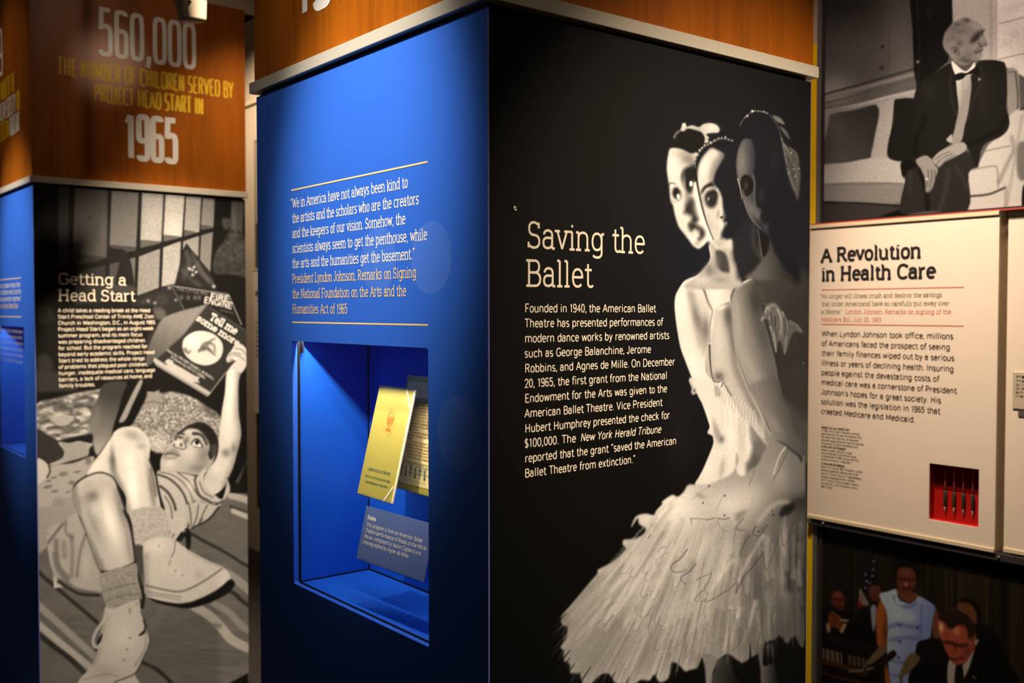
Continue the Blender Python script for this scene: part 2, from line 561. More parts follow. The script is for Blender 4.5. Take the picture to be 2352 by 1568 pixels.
# ---------------------------------------------------------------- the printed photographs
def paint_ballet(s):
    # backdrop: black at the left, slightly blue towards the dancers
    s.b(1650, 560, 230, 420, (27, 31, 43), .9)
    s.b(1800, 900, 130, 420, (46, 46, 54), .9)
    s.b(1560, 980, 40, 120, (38, 34, 38), .7)
    s.frame(1500, 560, 3.565)
    # third dancer: back, chest and neck
    s.f("890,140 930,60 960,0 1050,-30 1120,60 1210,170 1280,330 1300,700 1300,1568 1180,1568 1030,1120 900,600 830,330 760,310 830,230", 62, 10,
        g=((850, 250), (1200, 500), 47))
    s.b(900, 205, 60, 50, 100, .7, -40)
    s.b(1000, 120, 60, 90, 84, .6)
    s.l("960,40 1080,100 1150,190", 26, 45, 10, .7)
    # first dancer's light body, down to the skirt
    body = s.f("465,0 470,110 440,180 400,225 350,262 290,285 250,310 215,360 185,420 176,490 182,590 200,720 225,850 265,960 300,1050 335,1140 375,1230 "
               "405,1310 440,1410 465,1490 485,1568 960,1600 930,1500 860,1330 770,1160 700,960 660,760 640,500 665,350 690,200 660,60 620,0", 205, 2.2)
    s.clip = body
    s.b(250, 460, 70, 180, 226, .8)
    s.b(360, 610, 44, 190, 100, .85, -14)
    s.b(310, 420, 30, 60, 130, .55, -20)
    s.b(430, 700, 36, 130, 92, .8)
    s.b(395, 820, 40, 110, 150, .6, -18)
    s.b(330, 1000, 90, 190, 220, .7, -20)
    s.b(420, 480, 60, 90, 180, .5)
    s.b(545, 310, 52, 18, 110, .85, 6)
    s.b(470, 215, 36, 32, 128, .8, 60)
    s.b(600, 400, 70, 60, 170, .6)
    s.l("395,330 425,400 448,470 485,545", 6, 60, 3, .8, 2)
    s.l("380,290 430,350 520,400 570,380", 5, 240, 6, .5)
    s.b(520, 420, 60, 50, 214, .6, 20)
    s.b(480, 1320, 120, 240, 214, .6, -20)
    s.f("530,50 590,62 615,110 625,170 622,222 575,236 535,210 520,150", 48, 5)
    s.b(520, 210, 30, 50, 90, .6)
    s.f("600,-20 660,60 650,130 640,170 660,230 650,300 600,330 640,400 640,460 700,420 720,0", 150, 9, .7)
    s.clip = None
    # second dancer's neck in shade
    s.f("640,-20 700,-40 890,-40 900,120 850,200 770,295 715,335 680,350 655,420 640,470 640,420 668,340 668,250 690,190 660,110", 36, 5)
    s.l("860,-20 866,40 884,90 897,118", 6, 84, 5, .7)
    # bodices, under the arms
    s.frame(1420, 900, 3.92)
    w = s.f("640,-120 700,0 730,60 760,112 800,220 830,320 856,430 850,480 820,560 770,680 725,765 690,830 720,900 850,920 1000,880 1110,800 1220,740 1300,640 1360,500 1350,400 1240,220 1120,60 1000,-60 850,-120", 206, 2.4)
    s.clip = w
    s.b(870, 330, 26, 90, 140, .8, -14)
    s.b(930, 425, 30, 34, 92, .85)
    s.b(900, 380, 26, 70, 130, .6, -12)
    s.b(820, 250, 26, 120, 224, .7, -10)
    s.b(1010, 330, 50, 280, 222, .7, -3)
    s.b(935, 690, 26, 90, 158, .8, 10)
    s.b(800, 680, 50, 100, 224, .7, 25)
    s.b(1110, 360, 40, 260, 168, .6)
    s.f("1185,270 1240,340 1300,430 1345,480 1345,520 1290,630 1230,700 1160,745 1150,650 1185,600 1205,500 1190,400", 92, 8, .95)
    s.b(1230, 620, 40, 60, 74, .7)
    s.f("1190,255 1260,350 1345,478 1352,440 1300,340 1230,240", 128, 5, .7)
    for k in range(14):
        x = 880 + 26 * k
        s.l("%g,%g %g,%g %g,%g" % (x, 20 + 8 * k, x + 24, 110 + 10 * k, x + 30, 260 + 14 * k), 9, 150 if k % 2 else 232, 8, .3, 3)
    s.clip = None
    s.frame(1500, 560, 3.565)
    # second dancer's arm and chest
    arm2 = s.f("640,484 585,484 530,515 500,550 480,610 466,700 460,800 440,880 428,960 430,1040 470,1100 520,1130 570,1112 600,1200 660,1300 720,1400 820,1510 "
               "880,1580 960,1580 910,1440 850,1310 770,1150 712,1000 672,850 652,650", 172, 2.2)
    s.clip = arm2
    s.b(620, 590, 44, 110, 60, .85, -5)
    s.b(655, 800, 36, 230, 92, .85, -7)
    s.b(720, 1110, 34, 180, 110, .7, -22)
    s.b(830, 1350, 30, 190, 96, .7, -26)
    s.b(480, 620, 18, 120, 226, .8, 5)
    s.b(560, 520, 50, 20, 220, .7, -20)
    s.b(530, 800, 44, 240, 190, .7, -3)
    s.b(540, 1085, 42, 40, 70, .75)
    s.b(440, 1050, 24, 50, 150, .6)
    s.clip = None
    s.l("462,830 466,950 478,1060 494,1120", 4.2, 48, 1.6, .85, 2)
    s.l("494,1122 530,1132 570,1112", 3, 70, 1.6, .8)
    s.l("484,560 466,680 460,800", 3, 70, 2.5, .5, 1)
    # lace below the arm, feathered waist
    for k in range(26):
        x = 500 + 13 * k
        s.l("%g,%g %g,%g %g,%g" % (x, 1140 + 9 * k, x + 16, 1190 + 10 * k, x + 8 + 8 * (k % 3), 1250 + 11 * k), 3.5, 235 if k % 2 else 120, 2.5, .4, 1)
    s.f("300,1090 318,1120 330,1160 350,1180 356,1215 330,1235 312,1215 314,1180 302,1140", 180, 2.5, .9)
    s.b(338, 1200, 9, 12, 60, .8)
    s.f("500,1180 520,1160 545,1190 560,1230 530,1252 505,1230", 130, 5, .6)
    s.l("562,1165 572,1130 590,1160 640,1240", 4, 90, 2, .7)
    # third dancer's shoulder and arm
    arm3 = s.f("800,255 770,292 735,315 700,330 664,385 645,440 640,520 648,620 655,720 670,830 695,930 730,1040 770,1140 830,1270 900,1400 960,1530 985,1600 "
               "1200,1600 1150,1480 1080,1290 1035,1140 1000,960 950,770 905,610 870,450 835,330", 134, 2.6, g=((660, 700), (980, 620), 74))
    s.clip = arm3
    s.b(735, 420, 60, 70, 112, .6)
    s.b(840, 480, 66, 170, 52, .9, -14)
    s.b(900, 760, 60, 200, 66, .8, -16)
    s.b(1030, 1200, 60, 240, 70, .7, -20)
    s.b(690, 640, 34, 260, 150, .7, -5)
    s.b(790, 1010, 50, 240, 142, .7, -25)
    s.b(960, 1420, 60, 160, 120, .7, -28)
    s.b(760, 300, 60, 20, 165, .7, -30)
    s.clip = None
    s.l("740,318 770,300 800,285", 5, 180, 2, .7)
    for x in (806, 822, 840):
        s.l("%d,330 %d,390 %d,450 %d,500" % (x, x + 32, x + 56, x + 74), 2.4, 40, 1.2, .8)
        s.l("%d,330 %d,390 %d,450 %d,500" % (x + 7, x + 39, x + 63, x + 81), 1.6, 96, 1.2, .6)
    s.f("905,560 930,495 990,480 1030,515 1075,580 1110,630 1170,650 1215,700 1220,730 1160,720 1118,790 1100,860 1075,905 1050,810 1020,800 1008,890 985,830 965,740 945,640 925,600 890,632 888,610", 84, 4)
    for p, v in (("920,560 935,520 960,560 950,620", 150), ("1020,540 1045,600 1050,680 1040,740", 160), ("1060,560 1090,640 1100,720", 130),
                 ("960,680 985,740 1000,830 1006,880", 150), ("1090,760 1085,830 1076,890", 130), ("1120,630 1170,660 1212,710", 120),
                 ("940,520 990,500 1020,530", 130), ("890,625 900,600 925,610", 150), ("1050,700 1060,760 1090,800", 110), ("1000,600 1000,680 1020,780", 45),
                 ("1075,600 1085,690 1070,780", 50), ("960,560 975,640 980,720", 48)):
        s.l(p, 4, v, 2.5, .75, 1.5)
    s.b(1230, 975, 8, 8, 130, .6)
    s.b(1160, 772, 6, 6, 130, .6)
    s.b(1150, 1000, 70, 500, 48, .5)
    # forearm of the third dancer, folded behind the skirts
    s.frame(1420, 900, 3.92)
    s.f("1180,-60 1260,90 1340,270 1400,390 1450,435 1540,495 1620,560 1720,640 1720,240 1600,130 1480,20 1420,-120", 112, 6, g=((1330, 250), (1560, 180), 62))
    s.f("1480,20 1560,120 1720,250 1720,-200 1500,-200", 50, 16, .8)
    s.b(1400, 290, 40, 120, 128, .6, -32)
    s.b(1600, 470, 80, 60, 74, .7, 30)
    # ---- heads
    s.frame(1490, 230, 3.824)
    # first dancer
    s.f("200,430 195,380 205,330 240,282 300,256 380,256 450,275 495,330 480,400 430,460 360,440 300,420 250,420", 23, 5)
    s.f("300,205 322,208 335,232 380,220 440,236 480,210 540,200 590,215 622,255 608,285 560,288 505,300 532,330 524,370 490,372 492,330 462,282 400,258 340,250 310,272 276,266 288,235", 186, 3)
    s.b(560, 240, 46, 26, 214, .8)
    s.b(430, 255, 40, 12, 150, .6, 10)
    s.l("225,325 240,295 262,275", 6, 120, 3, .8)
    s.b(310, 220, 16, 18, 240, .9)
    s.b(535, 345, 16, 16, 24, .9)
    s.frame(1520, 330, 2.715)
    # neck below the two heads
    s.f("292,585 300,640 308,690 296,735 262,775 215,830 150,900 470,900 482,820 462,765 445,720 440,660 400,600", 158, 6)
    s.b(300, 790, 30, 40, 104, .8)
    s.b(250, 850, 60, 30, 196, .6)
    s.b(330, 700, 18, 70, 178, .6)
    s.f("338,668 378,668 402,694 418,735 424,796 396,802 368,792 350,765 342,720", 54, 5, .92)
    s.b(345, 730, 22, 60, 90, .6)
    s.b(438, 760, 18, 90, 176, .7, -8)
    s.b(360, 850, 40, 14, 120, .6)
    # dark side of the second head
    s.f("395,20 470,60 480,200 500,380 480,520 440,600 420,560 400,500 380,420 372,330 330,260 330,150", (29, 31, 38), 14)
    s.f("430,600 470,560 560,420 620,520 600,650 520,760 480,840 466,770 446,720 440,650", (38, 39, 45), 12)
    # first dancer
    face1 = s.f("52,32 40,70 33,120 32,170 39,220 46,262 50,320 56,360 70,385 78,425 92,480 108,520 140,562 168,600 195,636 228,654 258,636 280,612 298,604 330,612 310,560 262,450 236,330 214,240 206,150 222,60 180,62 130,38 90,28", 204, 4)
    s.clip = face1
    s.b(70, 120, 44, 110, 224, .8)
    s.b(160, 90, 44, 46, 118, .85, 20)
    s.b(120, 60, 40, 30, 150, .5)
    s.b(190, 120, 24, 30, 96, .6)
    s.f("212,140 168,142 135,162 121,200 128,240 146,285 165,312 186,306 196,272 206,240", 34, 7)
    s.b(160, 330, 22, 30, 110, .7)
    s.f("150,372 178,340 198,352 206,400 218,440 226,476 200,492 176,500 186,462 160,440 136,432 148,404", 60, 9)
    s.b(164, 406, 18, 22, 34, .85)
    s.b(206, 476, 16, 22, 40, .8)
    s.b(184, 380, 20, 40, 60, .6)
    s.b(182, 249, 11, 18, 250, 1, 0, 5)
    s.b(140, 250, 10, 60, 180, .5)
    s.l("206,250 214,320 236,410 262,480 290,560 320,612", 7, 218, 3, .85, 8)
    s.f("66,300 78,275 98,274 114,296 116,326 104,346 84,342 70,326", 30, 5)
    s.b(103, 329, 11, 18, 240, 1, -10, 4)
    s.l("44,256 58,244 86,252", 3.2, 56, 1.8, .85, 2)
    s.l("58,352 78,362 112,352 124,320 118,290", 2, 100, 2, .6)
    s.b(96, 410, 24, 50, 214, .6)
    s.b(130, 500, 20, 50, 196, .5)
    s.f("166,500 196,490 226,506 254,526 270,558 258,590 236,606 222,596 238,570 226,548 204,536 184,548 168,530", 62, 7)
    s.b(190, 512, 16, 14, 40, .7)
    s.b(250, 560, 14, 24, 50, .7)
    s.b(206, 560, 10, 22, 196, .7, 10)
    s.b(228, 546, 8, 10, 150, .6)
    s.b(220, 618, 18, 16, 120, .7)
    s.b(206, 600, 14, 30, 214, .5, -30)
    s.b(266, 610, 20, 26, 206, .6, 40)
    s.clip = None
    # second dancer
    face2 = s.f("310,28 276,58 246,100 228,150 222,210 226,262 240,330 258,420 284,510 322,606 352,646 400,668 436,660 440,620 430,596 404,600 380,590 372,560 384,530 396,508 404,496 384,480 392,450 378,400 372,340 352,290 330,262 318,240 330,180 360,120 384,72 350,44", 186, 6)
    s.clip = face2
    s.b(262, 150, 40, 100, 216, .8, 14)
    s.b(345, 66, 34, 26, 206, .7)
    s.l("388,60 372,120 345,170 330,230 322,252", 16, (48, 48, 54), 14, .85, 8)
    s.b(340, 120, 24, 40, 120, .6, 25)
    s.b(312, 190, 20, 60, 130, .7, 8)
    s.b(236, 260, 12, 50, 206, .5)
    s.f("244,312 250,284 268,262 294,246 320,238 328,262 298,268 274,280 256,304", 34, 4)
    s.f("268,330 280,304 306,288 334,286 350,308 348,348 336,384 314,402 288,394 272,366", 36, 6)
    s.b(314, 328, 22, 22, 62, .5)
    s.b(291, 346, 6, 14, 140, .8, 15)
    s.b(289, 340, 4, 5, 226, .8)
    s.b(256, 340, 10, 40, 150, .5)
    s.l("272,372 296,402 326,402 348,372", 2.6, 110, 2.5, .6)
    s.l("346,284 364,312 374,360 374,410 366,446", 6, 210, 4, .8, 5)
    s.b(310, 450, 40, 50, 188, .6, -20)
    s.b(300, 500, 20, 60, 160, .5, -20)
    s.b(340, 520, 24, 60, 176, .6, -10)
    s.b(352, 440, 12, 24, 120, .6)
    s.b(373, 459, 9, 9, 28, .95, 0, 4)
    s.b(392, 460, 12, 40, (34, 36, 46), .8)
    s.b(370, 506, 14, 24, 214, .7)
    s.f("400,506 388,534 374,566 370,596 384,588 396,572 440,570 440,510", (33, 35, 44), 6, .95)
    s.b(396, 590, 10, 18, 110, .6)
    s.b(424, 618, 13, 22, 196, .8)
    s.b(386, 622, 13, 24, 180, .7)
    s.b(360, 620, 30, 26, 150, .6)
    s.b(400, 660, 40, 10, 140, .6)
    s.clip = None
    s.l("206,130 214,200 222,250 236,330 258,420 286,510 322,600", 4.2, 30, 1.6, .9, 1.8)
    s.l("292,590 318,622 350,652", 5, 206, 3, .6, 4)
    s.frame(1490, 230, 3.824)
    s.l("410,700 404,600 428,505 480,435 565,380 650,360", 6, 26, 2.5, .9, 8)
    for x, y, r, v in ((405, 555, 7, 200), (412, 520, 7, 190), (428, 480, 10, 235), (448, 440, 11, 245), (468, 418, 9, 225), (490, 395, 9, 230), (518, 392, 7, 190), (545, 374, 11, 248),
                       (575, 355, 8, 210), (612, 335, 8, 180), (640, 330, 8, 170), (673, 326, 9, 210), (700, 345, 7, 140), (730, 356, 7, 140), (590, 345, 6, 150)):
        s.b(x, y, r, r, v, .9)
    s.l("405,590 412,520 450,445 505,398 560,368 640,338 740,355", 3.4, 130, 2.4, .55)
    # third dancer
    s.f("835,345 800,390 775,480 768,560 775,640 790,700 812,800 822,870 850,930 890,1020 930,1090 1000,1150 1060,1220 1090,1300 1140,1420 1250,1568 1330,1568 1330,1100 1240,760 1190,520 1160,320 1080,160 960,110 870,180", (25, 27, 35), 12)
    face3 = s.f("838,340 800,395 776,480 769,560 774,640 790,705 812,800 822,868 850,930 888,1020 925,1085 985,1140 1060,1225 1062,1180 1040,1110 1000,1060 985,1020 1000,985 985,945 945,925 935,840 935,740 920,660 935,560 930,440 905,350", 92, 4,
                g=((790, 600), (960, 600), (42, 44, 52)))
    s.clip = face3
    s.b(820, 540, 36, 110, 112, .7)
    s.b(900, 960, 50, 80, 104, .6, -30)
    s.b(960, 1000, 30, 60, 96, .6, -20)
    s.clip = None
    s.f("808,700 808,760 828,825 862,842 900,815 920,750 905,690 870,658 832,660", 24, 3)
    s.b(855, 750, 22, 44, 62, .85, 5)
    s.l("826,790 840,835", 4, 90, 2, .7)
    s.l("918,660 932,740 926,830 938,920", 3.5, 92, 2.5, .8, 2.5)
    s.l("782,690 800,760 818,862", 3.2, 165, 1.8, .85, 1)
    s.l("842,890 860,960 905,1045 985,1130", 2.2, 140, 2, .6, 1.4)
    s.b(985, 830, 40, 60, 52, .6)
    s.b(1005, 1020, 24, 40, 28, .8)
    s.b(1030, 1110, 26, 40, 62, .7, 20)
    s.b(1100, 520, 50, 130, 44, .5)
    s.f("962,1125 985,1150 1020,1170 1058,1215 1064,1270 1050,1320 1005,1392 990,1310 975,1220", 25, 3)
    s.l("960,1130 975,1240 1000,1388", 2.2, 96, 1.6, .7)
    s.l("925,1100 916,1200 930,1300 985,1390", 9, 58, 6, .7)
    s.f("1062,1240 1095,1320 1140,1420 1200,1510 1240,1568 860,1568 930,1490 1000,1398 1050,1330", 82, 8, g=((960, 1500), (1200, 1480), 46))
    s.l("800,222 828,172 866,136 910,98 960,96 1012,102 1056,126 1092,168 1130,224 1160,300", 3.2, 88, 2, .8, 1.6)
    for x, y, r, v in ((866, 138, 9, 230), (910, 97, 11, 252), (932, 95, 6, 160), (962, 98, 7, 150), (1010, 102, 9, 170), (1035, 112, 8, 140), (845, 148, 6, 140), (985, 99, 5, 140)):
        s.b(x, y, r, r, v, .9)
    s.f("1086,136 1120,138 1165,165 1195,212 1160,205 1120,185", 100, 3)
    s.f("1145,226 1185,245 1218,285 1240,345 1212,325 1170,270", 78, 3)
    s.f("1158,300 1190,370 1240,415 1280,440 1312,485 1328,590 1336,650 1326,790 1308,880 1285,830 1240,730 1212,610 1190,500 1168,380", 66, 4)
    for p, v in (("1165,330 1190,440 1210,560", 110), ("1200,470 1240,480 1250,560", 96), ("1215,600 1250,700 1290,800", 100), ("1240,420 1290,460 1310,540", 92),
                 ("1190,390 1225,450 1255,470", 120), ("1280,560 1300,640 1310,740", 90), ("1230,520 1262,590 1270,680", 44)):
        s.l(p, 3, v, 2, .7, 1.5)
    for x, y in ((1287, 668), (1270, 605), (1252, 462), (1316, 600), (1230, 640)):
        s.b(x, y, 6, 6, 170, .8)
    # ---- skirts
    s.frame(1260, 1130, 3.581)
    P = ("1545,-320 1560,-250 1500,-150 1420,-110 1330,-70 1230,-60 1150,-60 1110,0 1060,40 1015,25 940,75 935,100 890,150 865,190 800,178 735,190 705,220 683,280 705,250 735,215 746,260 800,300 780,345 730,375 690,388 620,392 612,430 638,462 "
         "590,520 520,580 412,635 400,672 350,730 280,815 200,910 125,1000 104,1040 120,1085 160,1105 150,1200 104,1272 130,1300 125,1375 160,1400 182,1425 178,1480 258,1490 280,1568 330,1590 "
         "420,1500 500,1492 560,1570 700,1575 760,1540 830,1545 868,1500 915,1560 985,1525 1012,1400 1075,1420 1120,1470 1165,1460 1220,1440 1262,1355 1300,1400 1400,1380 1470,1330 1560,1385 1600,1400 1680,1350 "
         "1722,1320 1780,1240 1850,1210 1900,1180 1960,1240 2020,1180 2110,1180 2110,-190 2080,-240 2040,-300 2000,-330 1930,-390 1870,-430 1850,-450 1800,-520 1780,-560 1775,-500 1780,-440 1800,-390 1772,-330 1725,-230 1650,-170 1580,-130 1540,-200")
    skirt = s.f(P, 190, 4.5, g=((900, 600), (2100, 700), 92))
    s.clip = skirt
    s.b(350, 1250, 460, 420, 138, .9)
    s.b(1000, 120, 260, 220, 226, .9)
    s.b(1500, 100, 190, 130, 208, .8)
    s.b(1650, 20, 160, 120, 190, .6)
    s.b(700, 550, 330, 200, 182, .6)
    s.b(960, 820, 260, 60, 150, .6, -62)
    s.b(1250, 1250, 200, 160, 160, .6)
    s.b(1430, 500, 180, 160, 176, .6)
    s.b(1640, 640, 60, 260, 112, .7, 14)
    s.b(2060, 700, 230, 700, 42, .94)
    s.b(1760, 900, 170, 460, 84, .7)
    s.b(700, 1150, 360, 260, 138, .6)
    s.b(1980, 330, 60, 160, 88, .5)
    s.b(2060, 90, 110, 70, 36, .9, -20)
    s.b(1980, 150, 100, 40, 70, .7, -25)
    s.b(1880, -130, 120, 150, 150, .6, -30)
    s.b(2040, -200, 60, 200, 96, .7)
    s.b(1850, 800, 40, 300, 130, .4, 8)
    s.b(1700, 900, 30, 330, 88, .5, 8)
    s.b(1930, 900, 36, 300, 84, .5, 4)
    s.b(1620, 430, 40, 90, 100, .6, 20)
    s.b(1500, 330, 50, 60, 150, .5)
    s.b(1300, 420, 40, 160, 220, .6, 28)
    s.b(1420, 640, 40, 190, 208, .55, 26)
    s.b(1150, 900, 46, 260, 196, .5, 22)
    s.b(1560, 1000, 28, 220, 168, .5, 12)
    s.b(1800, 1050, 26, 160, 140, .5, 6)
    s.b(900, 640, 40, 180, 160, .5, 50)
    s.b(560, 1050, 60, 200, 132, .5, 50)
    s.b(820, 1350, 50, 120, 118, .6, 20)
    s.b(1240, 1380, 60, 60, 110, .6)
    s.b(150, 1060, 40, 60, 110, .7)
    s.b(330, 790, 30, 160, 120, .6, 42)
    rnd = random.Random(4)
    hem = np.array(((90, 1020), (100, 1260), (150, 1440), (300, 1560), (680, 1580), (1000, 1470), (1250, 1380), (1500, 1350), (1720, 1310), (1950, 1220), (2120, 1180)), float)
    top = np.array(((960, 60), (1000, 70), (1060, 90), (1140, 110), (1240, 140), (1340, 170), (1450, 200), (1580, 240), (1720, 260), (1930, 190), (2090, 130)), float)

    def vane(t, q):
        k = t * 10
        h = np.array([np.interp(k, range(11), hem[:, c]) for c in (0, 1)])
        w = np.array([np.interp(k, range(11), top[:, c]) for c in (0, 1)])
        p = w + (h - w) * q
        return p[0] - 60 * math.sin(math.pi * q) * (t - .4) * .6, p[1] + 40 * math.sin(math.pi * q) * (1 - t)

    def feather(t, a, b, w, v, soft, al, w1=.5):
        s.l(' '.join("%g,%g" % vane(t, a + (b - a) * k / 4) for k in range(5)), w, v, soft, al, w1)

    for k in range(90):       # broad soft folds
        t = rnd.random() ** .8
        a = rnd.uniform(.0, .7)
        feather(t, a, a + rnd.uniform(.2, .5), rnd.uniform(6, 16), (104 - 50 * t) if rnd.random() < .55 else (232 - 84 * t), 9, rnd.uniform(.16, .34), 3)
    for k in range(520):      # fine barbs
        t = rnd.random()
        a = rnd.uniform(.05, .85)
        feather(t, a, a + rnd.uniform(.08, .3), rnd.uniform(1.2, 4), (84 - 44 * t) if rnd.random() < .5 else (238 - 70 * t), 2.2, rnd.uniform(.05, .17), .5)
    for k in range(46):       # single feathers with rounded, outlined tips
        t = rnd.random()
        b = rnd.uniform(.3, .97)
        a = b - rnd.uniform(.18, .34)
        feather(t, a, b, 5, 232 - 92 * t, 4.5, .34, 13)
        (x0, y0), (x1, y1) = vane(t, b - .02), vane(t, b)
        L = math.hypot(x1 - x0, y1 - y0)
        dx, dy = (x1 - x0) / L, (y1 - y0) / L
        s.l(' '.join('%g,%g' % (x1 + 26 * (c * -dy) + 30 * q * dx, y1 + 26 * (c * dx) + 30 * q * dy) for c, q in ((-1, -2.6), (-1, -.4), (-.6, .5), (0, .8), (.6, .5), (1, -.4), (1, -1.6))), 1, 70, 1.6, rnd.uniform(.25, .55), 1.6)
    # drawn feather edges
    for p, v, w in (("965,448 920,460 902,490", 90, 2), ("980,500 920,530 885,560 890,590 920,595", 120, 2), ("1140,470 1080,550 1020,590 1005,625 1030,655 1080,655 1135,640", 50, 2.6),
                    ("1210,590 1160,650 1100,690 1090,720 1130,758", 50, 2.6), ("1220,718 1280,690 1340,662", 70, 2.2), ("1340,670 1300,770 1215,860 1205,890 1230,900", 84, 2.2),
                    ("1550,735 1480,800 1420,838 1370,870 1300,900 1285,885 1330,820", 64, 2.4), ("1655,350 1600,440 1575,510 1590,530 1630,525", 50, 2.8),
                    ("1765,490 1720,560 1620,680 1570,760 1540,830 1555,740", 46, 2.6), ("1765,490 1770,560 1785,640 1800,630 1850,500 1900,340", 56, 2.4),
                    ("1912,300 1925,430 1940,432 1970,380 2030,200", 60, 2.4), ("1168,216 1240,218 1300,225", 60, 2.2), ("1172,220 1175,268", 80, 1.8), ("1300,225 1380,212", 55, 2.6),
                    ("1395,215 1440,222 1486,212", 50, 2.8), ("1395,220 1400,270 1440,310 1500,330", 100, 2), ("1600,220 1560,260 1540,295 1570,312 1620,310", 62, 2.6),
                    ("1700,285 1680,330 1700,355 1740,360 1770,300 1800,270", 50, 3), ("730,930 710,960 725,1000 770,1025 810,1005 850,950 890,935 885,990 850,1040", 116, 2),
                    ("850,1040 825,1100 822,1140 850,1190", 90, 2.2), ("570,900 520,920 480,950 465,970", 112, 2), ("660,800 640,840 660,870 720,850", 140, 1.8),
                    ("1310,1050 1295,1150 1310,1220 1350,1255 1400,1240 1430,1180 1440,1130 1480,1120", 104, 2), ("1580,1200 1550,1270 1500,1300", 70, 2.4), ("1740,1150 1725,1240 1700,1320", 60, 2.4),
                    ("1860,1000 1850,1060 1870,1090", 150, 2), ("1990,990 1970,1090", 60, 2), ("400,680 430,700 460,720", 130, 2), ("1160,1300 1130,1360", 70, 2.2),
                    ("520,1330 540,1370 600,1350", 130, 2), ("820,380 840,345", 90, 3), ("930,365 945,330", 130, 4), ("1440,20 1400,100 1380,160", 120, 1.8), ("1700,-140 1670,100 1580,240", 150, 2),
                    ("1720,-560 1730,-380 1700,-200 1650,-60", 90, 2.2), ("2000,-440 1900,-300 1850,-150", 200, 4), ("1990,-380 1920,-240 1850,-100", 84, 5), ("1330,-60 1240,10 1180,60", 150, 3)):
        s.l(p, w, v, 1.8, .6, w * .6)
    for p in ("1180,760 1120,900 1040,1060 960,1220", "1340,330 1260,520 1160,720", "1520,560 1420,680 1300,860", "1760,360 1690,470 1600,640 1560,740", "640,700 520,800 400,950",
              "1580,960 1540,1080 1500,1240", "1700,900 1660,1060 1600,1230", "1330,980 1250,1120 1150,1330", "1500,960 1480,1140 1440,1290", "1010,640 930,760 860,900"):
        s.l(p, 7, 226 - (60 if p < "15" else 0), 6, .38, 4)
    for x, y in ((1270, 88), (1447, 190), (1725, 322), (1838, 150), (1848, 186), (1965, 95), (1450, 30), (1320, -50)):
        s.b(x, y, 7, 8, 34, .9)
    s.f("1540,180 1600,150 1630,160 1580,220 1550,230", 100, 8, .6)
    s.f("1660,350 1700,380 1740,370 1690,470 1640,525 1590,525 1580,500", 104, 5, .7)
    s.f("1930,120 1990,90 2030,110 1990,170 1920,200 1900,180", 28, 6, .85)
    s.l("1730,240 1800,150 1880,90 1960,80", 10, 176, 8, .5)
    s.b(1250, 30, 40, 20, 130, .7, 20)
    s.clip = None
    # legs
    s.f("1268,1340 1285,1450 1300,1600 1360,1600 1352,1480 1400,1380 1330,1330", 122, 4)
    s.f("1400,1370 1365,1450 1350,1600 1570,1600 1520,1480 1490,1340", 64, 5, g=((1360, 1450), (1560, 1500), 34))
    s.f("1722,1300 1740,1450 1758,1600 1880,1600 1860,1400 1850,1250 1770,1260", 92, 5, g=((1740, 1450), (1860, 1450), 40))
    # ragged hem
    for k in range(230):
        t = (k + rnd.random()) / 230
        tone = 156 - 84 * t + rnd.uniform(-14, 14)
        feather(t + rnd.uniform(-.01, .01), rnd.uniform(.62, .93), .97 + .12 * rnd.random() ** 2, rnd.uniform(2, 7), tone, 3.4, rnd.uniform(.2, .5), .8)
    for k in range(34):
        t = rnd.random()
        if not .50 < t < .76:
            feather(t, 1.12, rnd.uniform(.92, 1.03), rnd.uniform(3, 12), 13, 2.6, .8, .6)
    for k in range(40):       # tufts along the left outline
        q = k / 39.
        x, y = 1050 - 930 * q, 30 + 1000 * q ** 1.15
        an = math.radians(150 + rnd.uniform(-30, 20))
        L = rnd.uniform(12, 34)
        s.l("%g,%g %g,%g" % (x + 10, y + 14, x + L * math.cos(an), y + 14 + L * math.sin(an)), 6, 190 - 60 * q, 4, .5, 1, sm=0)
    s.c = np.where(s.c < 70, s.c * (.66 + .34 * np.clip((s.c - 30) / 40, 0, 1)), s.c)
    s.c = np.where(s.c > 90, 90 + (s.c - 90) * 1.06, s.c)
    s.grain(.07, 2.2, seed=5)
    d = np.clip(1 - s.c[:, :1] / 110, 0, 1) * np.clip((s.x - 1330) / 250, 0, 1)[:, None]
    s.c *= 1 + d * np.array((-.03, 0, .05), np.float32)


